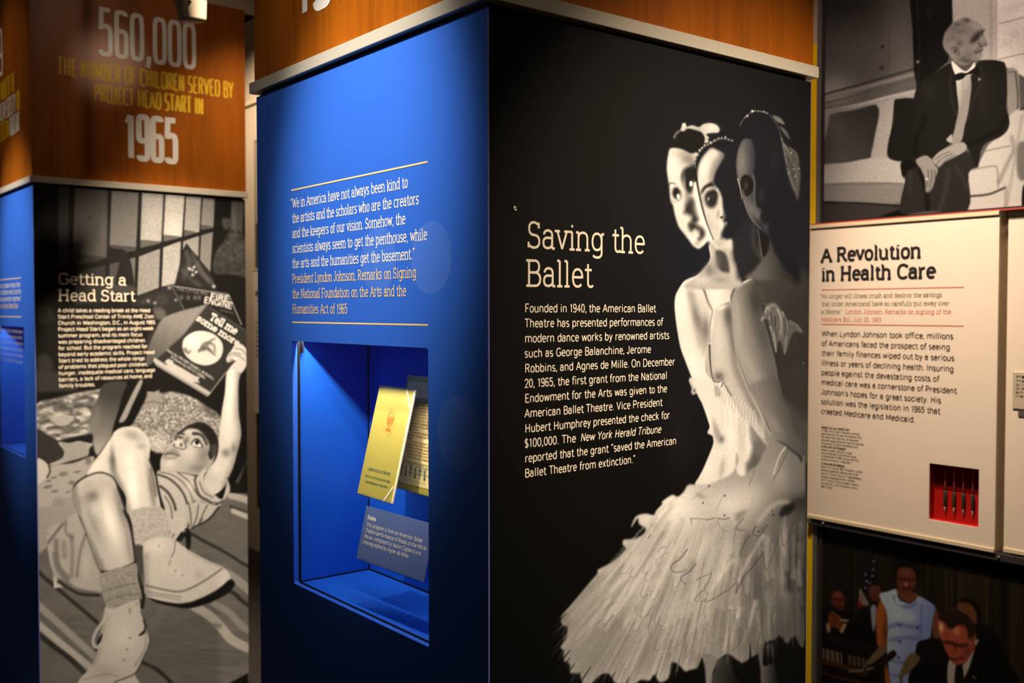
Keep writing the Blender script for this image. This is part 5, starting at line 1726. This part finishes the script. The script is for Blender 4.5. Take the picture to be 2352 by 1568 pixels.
text_obj('glass_paragraph', [('Teachers, parents and volunteers gave', 3.30, 2.855, 1.466), ('lessons, meals and medical checks', 3.30, 2.858, 1.443), ('to preschool children in each town', 3.30, 2.853, 1.420),
                             ('and the program went on to help', 3.30, 2.856, 1.397), ('more than half a million children', 3.30, 2.853, 1.374), ('in the first summer of its work.', 3.30, 2.855, 1.351)], .0125, .0022, glass_text, TITLE, t2)

# ================================================================ things in the near niche
GOLD = mat('gold_card', (.40, .325, .055), .55, .3, noise=.07, scale=900)
GOLDP = mat('pale_card_edge', (.86, .74, .42), .6, .2)
PAPER = mat('cream_paper', (.86, .66, .26), .6, .25, noise=.04, scale=500)
TEAL = mat('teal_ink', (.06, .13, .09), .6, .2)
SEPIA = mat('sepia_ink', (.20, .13, .05), .6, .2)
COPPER = mat('copper_foil', (.50, .17, .02), .45, .5, .1)
LBL = mat('slate_blue_card', (.10, .15, .33), .55, .3)
LBLINK = mat('label_ink', (.75, .70, .62), .55, .3)


class Tilt:
    """a leaning card: u runs to the right (towards -Y), v up the card"""

    def __init__(s, y0, y1, xb, zb, xt, zt, yaw=0.):
        s.o = Vector((xb, y0, zb))
        s.w = y0 - y1
        s.eu = Vector((-yaw, -1, 0)).normalized()
        up = Vector((xt - xb, 0, zt - zb))
        s.h = up.length
        s.ev = up.normalized()
        s.n = s.eu.cross(s.ev).normalized()          # towards the viewer
        if s.n.x > 0:
            s.n = -s.n

    def p(s, u, v, d=0.):
        return tuple(s.o + s.eu * u + s.ev * v + s.n * d)

    def slab(s, mb, u0, u1, v0, v1, d0, d1):
        return mb.hexa([s.p(u, v, d0) for u, v in ((u0, v0), (u1, v0), (u1, v1), (u0, v1))] + [s.p(u, v, d1) for u, v in ((u0, v0), (u1, v0), (u1, v1), (u0, v1))])


def holder(name, T, u0, u1, label):
    """clear ledge with a stem to the back wall of the niche"""
    e = empty(name, T.p((u0 + u1) / 2, 0), label, 'card holder', 'acrylic card holders')
    m = MB()
    T.slab(m, u0 - .003, u1 + .003, -.0024, -.0002, -.010, .0045)
    m.build('ledge', ACRYLIC, e)
    m = MB()
    T.slab(m, u0 - .003, u1 + .003, -.0002, .003, .0026, .0045)
    m.build('lip', ACRYLIC, e)
    m = MB()
    c = T.p((u0 + u1) / 2, -.002, -.008)
    m.box(c[0] - .002, ND - .0002, c[1] - .004, c[1] + .004, c[2] - .002, c[2] + .004)
    m.build('stem', ACRYLIC, e)
    return e


# gold programme cover
T = Tilt(.4848, .3545, .054, 1.2020, .1045, 1.4055, .02)
e = empty('programme_cover', T.p(T.w / 2, 0), 'gold programme cover with an embossed eagle seal, front card in the niche', 'programme')
m = MB(); T.slab(m, 0, T.w - .004, 0, T.h, 0, .0012); m.build('cover_board', GOLD, e)
m = MB()
rnd = random.Random(2)
zz = [T.h * k / 36 for k in range(37)]
xx = [T.w - .0042 - .0012 * rnd.random() for _ in zz]
for k in range(36):
    m.face([T.p(xx[k], zz[k], .0013), T.p(T.w, zz[k], .0006), T.p(T.w, zz[k + 1], .0006), T.p(xx[k + 1], zz[k + 1], .0013)])
T.slab(m, T.w - .004, T.w, 0, T.h, -.0016, .0005)
m.build('torn_edge', GOLDP, e)
m = MB(); T.slab(m, .0005, T.w - .003, T.h - .0014, T.h + .0004, -.0012, .0014); m.build('top_fold', GOLDP, e)
cm = lambda u, v: T.p(u, v, .0016)
sx, sy = T.w * .50, T.h * .685
seal = []
for a in range(60):
    t_ = 2 * math.pi * a / 60
    seal.append(([(sx + .0205 * math.cos(t_), sy + .0255 * math.sin(t_)), (sx + .0205 * math.cos(t_ + .05), sy + .0255 * math.sin(t_ + .05))], .0009))
ring2 = [(sx + .0165 * math.cos(2 * math.pi * a / 30 + .5), sy + .0215 * math.sin(2 * math.pi * a / 30 + .5)) for a in range(31)]
eag = lambda pts: [(sx + x * .0011, sy + y * .0013) for x, y in pts]
polys = [eag(p) for p in ([(-2, 6), (0, 9), (2, 9), (3, 7), (2, 4), (3, -2), (1, -8), (-2, -8), (-3, -2), (-2, 4)], [(-3, 5), (-8, 9), (-11, 6), (-10, -1), (-7, -6), (-4, -2)],
                          [(3, 5), (8, 9), (11, 6), (10, -1), (7, -6), (4, -2)], [(-2, -8), (2, -8), (4, -13), (0, -15), (-4, -13)], [(-5, -8), (-9, -12), (-8, -14), (-3, -10)], [(5, -8), (9, -12), (8, -14), (3, -10)])]
arc = [(sx + .011 * math.cos(math.radians(a)), sy + .006 + .0125 * math.sin(math.radians(a))) for a in range(20, 165, 8)]
shape_obj('eagle_seal', polys, cm, COPPER, e, seal + [(arc, .0022)], label='copper embossed eagle seal ringed with dots')
text_obj('cover_lettering', [('AMERICAN BALLET THEATRE', T.w * .17, T.w * .80, T.h * .228)], .0048, .0007, cm, TEAL, e, True)
text_obj('cover_lettering', [('Directors: Lucia Chase and Oliver Smith', T.w * .13, T.w * .84, T.h * .165), ('General Administrator: Charles Payne', T.w * .16, T.w * .80, T.h * .115)], .0042, .0006, cm, TEAL, e, True)
for a, b_ in (((T.w - .030, T.h), (T.w - .006, T.h - .034)), ((T.w - .030, 0), (T.w - .006, .030))):
    m = MB()
    u, v = Vector(a), Vector(b_)
    nn = Vector((-(v - u).y, (v - u).x)).normalized() * .0022
    m.face([T.p(*(u + nn), .0019), T.p(*(v + nn), .0019), T.p(*(v - nn), .0019), T.p(*(u - nn), .0019)])
    m.build('corner_tape', GOLDP, e)
holder('acrylic_ledge', T, 0, T.w, 'clear acrylic ledge under the gold programme cover')

# open page behind it
T = Tilt(.4360, .2900, .112, 1.2130, .1360, 1.4260, .02)
e = empty('programme_page', T.p(T.w / 2, 0), 'cream programme page with text and dancing figures, behind the gold cover', 'programme')
m = MB(); T.slab(m, 0, T.w, 0, T.h, 0, .0012); m.build('backing_card', GOLD, e)
m = MB(); T.slab(m, .0075, T.w, .0125, T.h - .010, .0013, .0019); m.build('paper_sheet', PAPER, e)
m = MB(); T.slab(m, 0, T.w, T.h - .0008, T.h + .0008, -.0002, .0014); m.build('top_fold', GOLDP, e)
pm = lambda u, v: T.p(u, v, .0022)
text_obj('title_lettering', [('RODEO', T.w * .56, T.w * .76, T.h - .028)], .0052, .0007, pm, TEAL, e, True)
L = ["Throughout the American southwest,", "Saturday afternoon Rodeo is a tradition. On", "the remote ranches as well as in trading cen-", "ters and the towns, the `hands~ get together", "to show off their skill in roping, riding,", "branding and throwing. Often, on the more",
     "isolated ranches, the Rodeo is done for an", "audience that consists only of a handful of", "fellow-workers, womenfolk, and those near-", "est neighbors who can make the eighty or so", "mile run over.", "The afternoon's exhibition is usually fol-", "lowed by a Saturday night dance at the Ranch",
     "House.", "The theme of the ballet is basic. It deals", "with the problem that has confronted every", "American woman from earliest pioneer times", "and which has never ceased to occupy them", "throughout the history of the building of our", "country: how to get a suitable man."]
rows = []
for k, s_ in enumerate(L):
    a = .026 + (.008 if k in (0, 11, 14) else 0)
    rows.append((s_, a, a + line_width(s_) * .0000585, T.h - .043 - .0058 * k))
text_obj('page_text', rows, .0040, .00065, pm, SEPIA, e, True)
text_obj('credit_text', [("Choreography by AGNES DE MILLE", .030, .118, T.h - .163), ("Music by AARON COPLAND", .036, .106, T.h - .169), ("Costumes by MOTLEY", .042, .100, T.h - .175), ("Lighting by JEAN ROSENTHAL", .034, .112, T.h - .181)], .0036, .0006, pm, TEAL, e, True)


def scrawl(u, v, L_, amp, seed, to3, name, parent):
    r_ = random.Random(seed)
    P = []
    for k in range(70):
        q = k / 69
        P.append((u + L_ * q + .0016 * math.sin(k * 1.7), v + amp * math.sin(k * .9 + r_.random()) * (.4 + .6 * abs(math.sin(k * .23)))))
    shape_obj(name, [], to3, SEPIA, parent, [(P, .00045)])


scrawl(.016, .052, .070, .0055, 3, pm, 'signature', e)
scrawl(.030, .0195, .070, .0040, 5, pm, 'signature', e)
polys, strokes = [], []
for k in range(8):
    u, v = .012 + .0165 * k, .0255 - .0000 * k
    if k % 2 == 0:      # cowboy with hat and lasso
        polys += [[(u - .0035, v + .0235), (u + .0035, v + .0235), (u + .0018, v + .0245), (u + .0012, v + .0265), (u - .0012, v + .0265), (u - .0018, v + .0245)],
                  [(u - .0014, v + .0235), (u + .0014, v + .0235), (u + .0012, v + .0205), (u - .0012, v + .0205)], [(u - .0026, v + .0200), (u + .0026, v + .0200), (u + .0018, v + .0120), (u - .0018, v + .0120)]]
        strokes += [([(u - .001, v + .0122), (u - .0018, v + .006), (u - .0014, v)], .0018), ([(u + .001, v + .0122), (u + .0016, v + .006), (u + .0028, v)], .0018), ([(u + .0024, v + .019), (u + .0052, v + .0165), (u + .0046, v + .021)], .0009)]
    else:               # lady with a wide skirt
        polys += [[(u - .0011, v + .0215), (u + .0011, v + .0215), (u + .0012, v + .0190), (u - .0012, v + .0190)], [(u - .0018, v + .0186), (u + .0018, v + .0186), (u + .0011, v + .0130), (u - .0011, v + .0130)],
                  [(u - .0012, v + .0130), (u + .0012, v + .0130), (u + .0036, v + .002), (u + .0028, v), (u - .0028, v), (u - .0036, v + .002)]]
        strokes += [([(u - .0016, v + .018), (u - .0032, v + .014), (u - .0022, v + .0115)], .0008)]
shape_obj('dancer_frieze', polys, pm, TEAL, e, strokes, label='row of small teal cowboys and ladies')
holder('acrylic_ledge', T, 0, T.w, 'clear acrylic ledge under the cream programme page')

# text label
T = Tilt(.4395, .2235, .0260, 1.0905, .0480, 1.1855, -.035)
e = empty('label_card', T.p(T.w / 2, 0), 'slate blue caption card tilted at the bottom of the niche', 'label card')
m = MB(); T.slab(m, 0, T.w, 0, T.h, 0, .0016); m.build('card_board', LBL, e)
lm = lambda u, v: T.p(u, v, .0019)
text_obj('title_lettering', [('Rodeo', T.w * .055, T.w * .185, T.h * .765)], .0072, .0018, lm, LBLINK, e)
a = T.w * .055
text_obj('caption_text', [('This program is from an American Ballet', a, T.w * .885, T.h * .635), ('Theatre performance of Rodeo at the White', a, T.w * .955, T.h * .525), ('House, composed by Aaron Copland and', a, T.w * .895, T.h * .415), ('choreographed by Agnes de Mille.', a, T.w * .745, T.h * .305)], .0070, .00105, lm, LBLINK, e)
holder('acrylic_ledge', T, .02, T.w - .02, 'clear acrylic ledge under the slate blue caption card')

# ================================================================ side wall
XF, XP = 1.7524, 1.7724
wall_f = lambda u, v: (XF - INK, u, v)


def text_panel(name, y0, y1, z0, z1, xf, label, hole=None):
    """box panel with a cream face; y0 is its left end"""
    e = empty(name, (xf, (y0 + y1) / 2, z0), label, 'text panel')
    to = lambda u, v, d=0: (xf + d, u, v)
    if hole:
        f_ = MB().plate([(y1, z0), (y0, z0), (y0, z1), (y1, z1)], rrect(hole[0], hole[1], hole[2], hole[3], .001), .004, to).build('face_board', BOARD, e)
        m_ = MB()
        a0, c0, a1, c1 = hole
        for bx in ((xf + .004, xf + .030, a0 - .002, a0, c0, c1), (xf + .004, xf + .030, a1, a1 + .002, c0, c1), (xf + .004, xf + .030, a0, a1, c0 - .002, c0), (xf + .004, xf + .030, a0, a1, c1, c1 + .002), (xf + .028, xf + .030, a0, a1, c0, c1)):
            m_.box(*bx)
        m_.build('red_niche', REDPAINT, e)
    else:
        f_ = MB().box(xf, xf + .004, y1, y0, z0, z1).build('face_board', BOARD, e)
    m_ = MB()
    for bx in ((xf + .0041, 1.80, y1, y1 + .004, z0, z1), (xf + .0041, xf + .0132, y0 - .004, y0, z0, z1), (xf + .0041, xf + .0132, y1 + .004, y0 - .004, z0, z0 + .004), (xf + .0041, xf + .0132, y1 + .004, y0 - .004, z1 - .004, z1)):
        m_.box(*bx)
    m_.build('side_frame', RAIL, e)
    MB().box(xf - .004, xf - .0001, y1, y0, z1 - .011, z1, .001).build('top_rail', RAIL, e)
    MB().box(xf - .004, xf - .0001, y1, y0, z0, z0 + .011, .001).build('bottom_rail', RAIL, e)
    return e, f_


tp, face = text_panel('text_panel', .6685, .0865, .9060, 1.8127, XF, 'cream panel on health care with four pens in a red recess', (.1309, .9655, .2715, 1.1235))
text_obj('heading', [('A Revolution', 0.6285, 0.3038, 1.6998), ('in Health Care', 0.6278, 0.2595, 1.6421)], .0378, .0086, wall_f, BLACKINK, face, True, 2.3, label='large black heading')
for v in (1.6134, 1.5083):
    shape_obj('rule_line', [[(.626, v - .0013), (.626, v + .0013), (.1787, v + .0013), (.1787, v - .0013)]], wall_f, REDINK, face)
text_obj('quotation', [('`No longer will illness crush and destroy the savings', 0.6325, 0.2411, 1.5881), ('that [older Americans] have so carefully put away over', 0.6255, 0.2201, 1.5646), ('a lifetime.~', 0.6255, 0.5535, 1.5411)], .0118, .0014, wall_f, BROWNINK, face, True)
text_obj('credit_line', [('Lyndon Johnson, Remarks on signing of the', 0.5427, 0.2143, 1.5411), ('Medicare Bill, July 30, 1965', 0.6255, 0.4235, 1.5176)], .0118, .0014, wall_f, REDINK, face, True, label='red credit lettering')
text_obj('paragraph', [
    ('When Lyndon Johnson took office, millions', 0.6240, 0.2072, 1.4721), ('of Americans faced the prospect of seeing', 0.6240, 0.2159, 1.4424), ('their family finances wiped out by a serious', 0.6240, 0.2033, 1.4127), ('illness or years of declining health. Insuring', 0.6240, 0.2047, 1.3829),
    ('people against the devastating costs of', 0.6240, 0.2458, 1.3532), ('medical care was a cornerstone of President', 0.6240, 0.1953, 1.3235), ("Johnson's hopes for a great society. His", 0.6240, 0.2395, 1.2938), ('solution was the legislation in 1965 that', 0.6240, 0.2417, 1.2641),
    ('created Medicare and Medicaid.', 0.6240, 0.3158, 1.2343)], .0156, .0026, wall_f, DARKINK, face)
CAPB = [('Signed into Law: Health Care', 0.6228, 0.5253, 1.1899), ('A Visit with the President', 0.6222, 0.5365, 1.1308), ('A Victory Won for Medicare', 0.6216, 0.5403, 1.0787)]
CAPT = [
    ('In 1965, left to right: President Johnson', 0.6227, 0.4902, 1.1801), ('used these pens to sign the Medicare Bill,', 0.6226, 0.4829, 1.1703), ('the Older Americans Act, the National', 0.6225, 0.4943, 1.1605), ('Vaccines supported by the Heart Act, and the', 0.6224, 0.4769, 1.1507),
    ('Drug Abuse Control Amendments Act.', 0.6223, 0.4941, 1.1409), ('Above: Lyndon Johnson invited', 0.6221, 0.5157, 1.1209), ('Tony Fernandez to the White House', 0.6219, 0.5010, 1.1111), ('on November 8, 1966. He was the first', 0.6218, 0.4922, 1.1013), ('American to enroll in Medicare.', 0.6217, 0.5183, 1.0915),
    ('Below: On July 30, 1965, President Lyndon', 0.6215, 0.4803, 1.0686), ('Johnson signed the Medicare Bill at the', 0.6214, 0.4931, 1.0585), ('Harry S. Truman Library in Independence,', 0.6212, 0.4829, 1.0484), ('Missouri. Alongside are Mrs. Johnson,', 0.6211, 0.5030, 1.0383),
    ('Mrs. Truman, Vice President Hubert', 0.6210, 0.4928, 1.0282), ('Humphrey, and President Harry', 0.6209, 0.4955, 1.0181), ('Bess Truman.', 0.6208, 0.5800, 1.0080)]
text_obj('caption_heading', CAPB, .0062, .0013, wall_f, BLACKINK, face)
text_obj('caption_text', CAPT, .0060, .0009, wall_f, DARKINK, face)

# four signing pens against the red lining
PENB = mat('pink_clear_barrel', (.62, .16, .15), .25, .6)
PEND = mat('dark_green_grip', (.03, .035, .025), .4, .5)
PENN = mat('steel_nib', (.35, .26, .22), .35, .5, .6)
pens = (.2370, .2112, .1850, .1588)
plab = ('pen hanging nearest the left edge of the red recess', 'second pen from the left in the red recess', 'third pen from the left in the red recess', 'pen hanging nearest the right edge of the red recess')
proto = None
for k, yy in enumerate(pens):
    if proto is None:
        e = empty('pen', (1.7752, yy, .985), plab[k], 'pen', 'signing pens in the red recess')
        up = lambda z: Matrix.Translation((1.7752, yy, z))
        MB().lathe([(.0006, .062), (.0024, .064), (.0026, .110), (.0020, .124), (.0006, .126)], up(.985), 12).build('barrel', PENB, e, True)
        MB().lathe([(.0030, .020), (.0046, .024), (.0046, .0595), (.0036, .0625)], up(.985), 14).build('grip', PEND, e, True)
        MB().lathe([(.0004, 0), (.0016, .006), (.0026, .0195)], up(.985), 12).build('nib', PENN, e, True)
        proto = e
    else:
        e = proto.copy()
        COL.objects.link(e)
        e.location = (1.7752, yy, .985)
        e['label'] = plab[k]
        for c in list(proto.children):
            d = c.copy()
            COL.objects.link(d)
            d.parent = e

# second panel, to the right and further back
tp2, face2 = text_panel('text_panel', .0700, -.62, .9100, 1.8127, XP - .004, 'cream panel running out of the picture at the right edge', None)
w2 = lambda u, v: (XP - .0048, u, v)
MB().box(XP - .007, XP - .0041, -.30, .0515, 1.2935, 1.3882).build('caption_tag', mat('beige_tag', (.52, .44, .34), .6, .2), face2)
text_obj('tag_lettering', [('Help for Seniors', .044, -.10, 1.3745)], .0068, .0014, lambda u, v: (XP - .0074, u, v), BLACKINK, face2)
text_obj('tag_lettering', [('Medicare paid hospital and doctor', .044, -.22, 1.3640), ('bills for people of sixty five and', .044, -.23, 1.3540), ('older, whatever they had earned', .044, -.21, 1.3440), ('and whatever the state of their', .044, -.22, 1.3340), ('health when they joined.', .044, -.16, 1.3240)], .0058, .0010, lambda u, v: (XP - .0074, u, v), DARKINK, face2)
MB().box(XP - .006, XP - .0041, -.30, .0370, 1.2728, 1.2888).build('grey_bar', mat('grey_bar', (.10, .09, .08), .6, .2), face2)
MB().box(XP - .005, XP - .0041, -.30, .0205, 1.43, 1.64).build('orange_picture', mat('orange_print', (.62, .24, .06), .6, .2), face2)

# printed photographs framed above and below
e = empty('wall_photograph', (XP, .2, 1.8185), 'black and white photograph of a man in a bow tie on a sofa', 'photograph')
MB().box(XP + .0006, 1.80, -.62, .6395, 1.8185, 2.62).build('backing_board', DGREY, e)
print_sheet('sofa_photograph', paint_sofa, [(0.63, 1.8, 1894.97, 525.96), (-0.1, 1.8, 2476.58, 483.17), (-0.1, 2.6, 2489.59, -261.93), (0.63, 2.6, 1900.82, -78.93)], .6345, -.1, 1.8235, 2.6, .0018, lambda u, v: (XP, u, v), 60, e)
MB().box(XP - .004, XP + .0004, .6350, .6445, 1.8185, 2.62).build('frame_edge', DGREY, e)
e = empty('wall_photograph', (XP, .2, .30), 'dark colour photograph of a man signing papers beside a woman in pale blue', 'photograph')
MB().box(XP + .0006, 1.80, -.62, .6395, .30, .9055).build('backing_board', DGREY, e)
print_sheet('signing_photograph', paint_signing, [(0.63, 0.4, 1884.97, 1561.4), (-0.1, 0.4, 2454.42, 1752.2), (-0.1, 0.95, 2463.03, 1258.84), (0.63, 0.95, 1888.87, 1158.08)], .6250, -.1, .33, .9050, .0018, lambda u, v: (XP, u, v), 20, e)
MB().box(XP - .004, XP + .0004, .6255, .6395, .30, .9055).build('frame_edge', DGREY, e)

# red fillet over the panels, dark rail with bolts under them
tag(MB().box(XF + .002, XP - .0065, -.62, .6690, 1.8128, 1.8178).build('red_fillet', DULLRED), 'thin red strip along the top of the health care panels', 'trim strip')
e = empty('support_rail', (XF, .0, .884), 'dark rail with small bolts under the health care panels', 'rail')
MB().box(XF + .001, XP - .0065, -.62, .6690, .886, .9055, .001).build('rail_bar', mat('smoked_acrylic', (.045, .038, .042), .25, .6), e)
for y in (.614, .0749):
    M = Matrix.Translation((XF + .001, y, .8965)) @ Matrix.Rotation(math.radians(-90), 4, 'Y')
    MB().lathe([(.0036, 0), (.0036, .002), (.002, .0032), (0, .0034)], M, 16).build('bolt', SILVER, e, True)
MB().box(XF - .004, XF + .0008, .655, .669, .890, .904, .001).build('end_cap', SILVER, e)
# steel upright with a yellow flange
e = empty('steel_upright', (XP, .65, 0), 'grey steel upright with a yellow flange beside the ballet tower', 'upright')
MB().box(XP - .006, 1.7999, .6450, .6600, 0, 2.62).build('post', GREY, e)
MB().box(XP - .006, 1.7999, .6605, .6790, 0, 2.37).build('yellow_flange', YELLOW, e)

# ================================================================ far bay, seen through the gap between the towers
tp3, face3 = text_panel('text_panel', 4.778, 4.19, .9060, 1.8127, XF, 'cream text panel glimpsed in the gap between the towers', None)
text_obj('heading', [('and', 4.745, 4.655, 1.6421)], .0378, .0086, wall_f, BLACKINK, face3, True, 2.3)
for v in (1.6134, 1.5083):
    shape_obj('rule_line', [[(4.745, v - .0013), (4.745, v + .0013), (4.30, v + .0013), (4.30, v - .0013)]], wall_f, REDINK, face3)
text_obj('paragraph', [(w, 4.745, 4.745 - .0085 * len(w), 1.47 - .0297 * k) for k, w in enumerate(['in the same', 'for children', 'and schools', 'of the cities', 'were given', 'more money', 'to open new', 'classrooms'])], .0156, .0022, wall_f, DARKINK, face3)
e = empty('wall_photograph', (XP, 4.5, 1.8185), 'dim photograph above the far text panel, seen between the towers', 'photograph')
MB().box(XP, 1.80, 4.05, 4.79, 1.8185, 2.62).build('backing_board', DGREY, e)
MB().box(XP - .001, XP - .0002, 4.06, 4.78, 1.8285, 2.10).build('print', mat('dim_brown_print', (.10, .075, .055), .5, .3, noise=.6, scale=5), e)
MB().box(XP - .001, XP - .0002, 4.06, 4.78, 2.1005, 2.61).build('print', mat('pale_brown_print', (.36, .28, .20), .5, .3, noise=.25, scale=6), e)
e = empty('wall_photograph', (XP, 4.5, .30), 'dark photograph under the far text panel, seen between the towers', 'photograph')
MB().box(XP, 1.80, 4.05, 4.79, .30, .9055).build('backing_board', DGREY, e)
MB().box(XP - .001, XP - .0002, 4.06, 4.78, .31, .90).build('print', mat('dark_gold_print', (.10, .07, .02), .35, .5, noise=.9, scale=9), e)

# ================================================================ over the far tower
MB().box(.05, .86, 2.72, 3.42, 2.7562, 3.6).build('trim_2', CREAM)['kind'] = 'structure'
MB().box(.03, .88, 2.70, 3.44, 2.7562, 2.80).build('trim_3', CREAM)['kind'] = 'structure'

# ceiling spotlight head hanging in front of the far tower
LAMP = mat('lamp_enamel', (.42, .35, .27), .35, .5)
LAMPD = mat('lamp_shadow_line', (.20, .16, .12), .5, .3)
c = Vector((.275, 1.884, 2.4415))
e = empty('ceiling_spotlight', (c.x, c.y, c.z), 'cream drum spotlight hanging from the ceiling near the number', 'spotlight')
M = Matrix.Translation(c) @ Matrix.Rotation(math.radians(-7), 4, 'Y') @ Matrix.Rotation(math.radians(6), 4, 'X')
MB().lathe([(.006, .0), (.030, .001), (.0395, .006), (.0425, .014), (.0475, .062), (.0485, .066), (.0485, .10), (.046, .125), (.030, .14), (.01, .143)], M, 40).build('drum', LAMP, e, True)
MB().lathe([(.0490, .070), (.0530, .072), (.0535, .082), (.0490, .084)], M, 40).build('rim_band', LAMP, e, True)
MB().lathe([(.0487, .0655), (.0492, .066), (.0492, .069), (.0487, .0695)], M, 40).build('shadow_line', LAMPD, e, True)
for a in (15, 135, 250):
    t_ = math.radians(a)
    p = M @ Vector((.050 * math.cos(t_), .050 * math.sin(t_), .068))
    MB().box(p.x - .004, p.x + .004, p.y - .004, p.y + .004, p.z - .010, p.z + .014, .001).build('lug', LAMP, e)
p = M @ Vector((0, 0, .14))
MB().box(p.x - .008, p.x + .008, p.y - .008, p.y + .008, p.z - .004, 3.30, .001).build('stem', LAMP, e)
MB().box(p.x - .03, p.x + .03, p.y - .03, p.y + .03, 3.30, 3.5995, .002).build('canopy_box', LAMP, e)
q = M @ Vector((.045, -.005, .098))
MB().hexa([(q.x, q.y - .012, q.z - .012), (q.x + .075, q.y - .012, q.z - .006), (q.x + .085, q.y - .012, q.z + .07), (q.x, q.y - .012, q.z + .07),
           (q.x, q.y + .02, q.z - .012), (q.x + .075, q.y + .02, q.z - .006), (q.x + .085, q.y + .02, q.z + .07), (q.x, q.y + .02, q.z + .07)]).build('driver_box', LAMP, e)
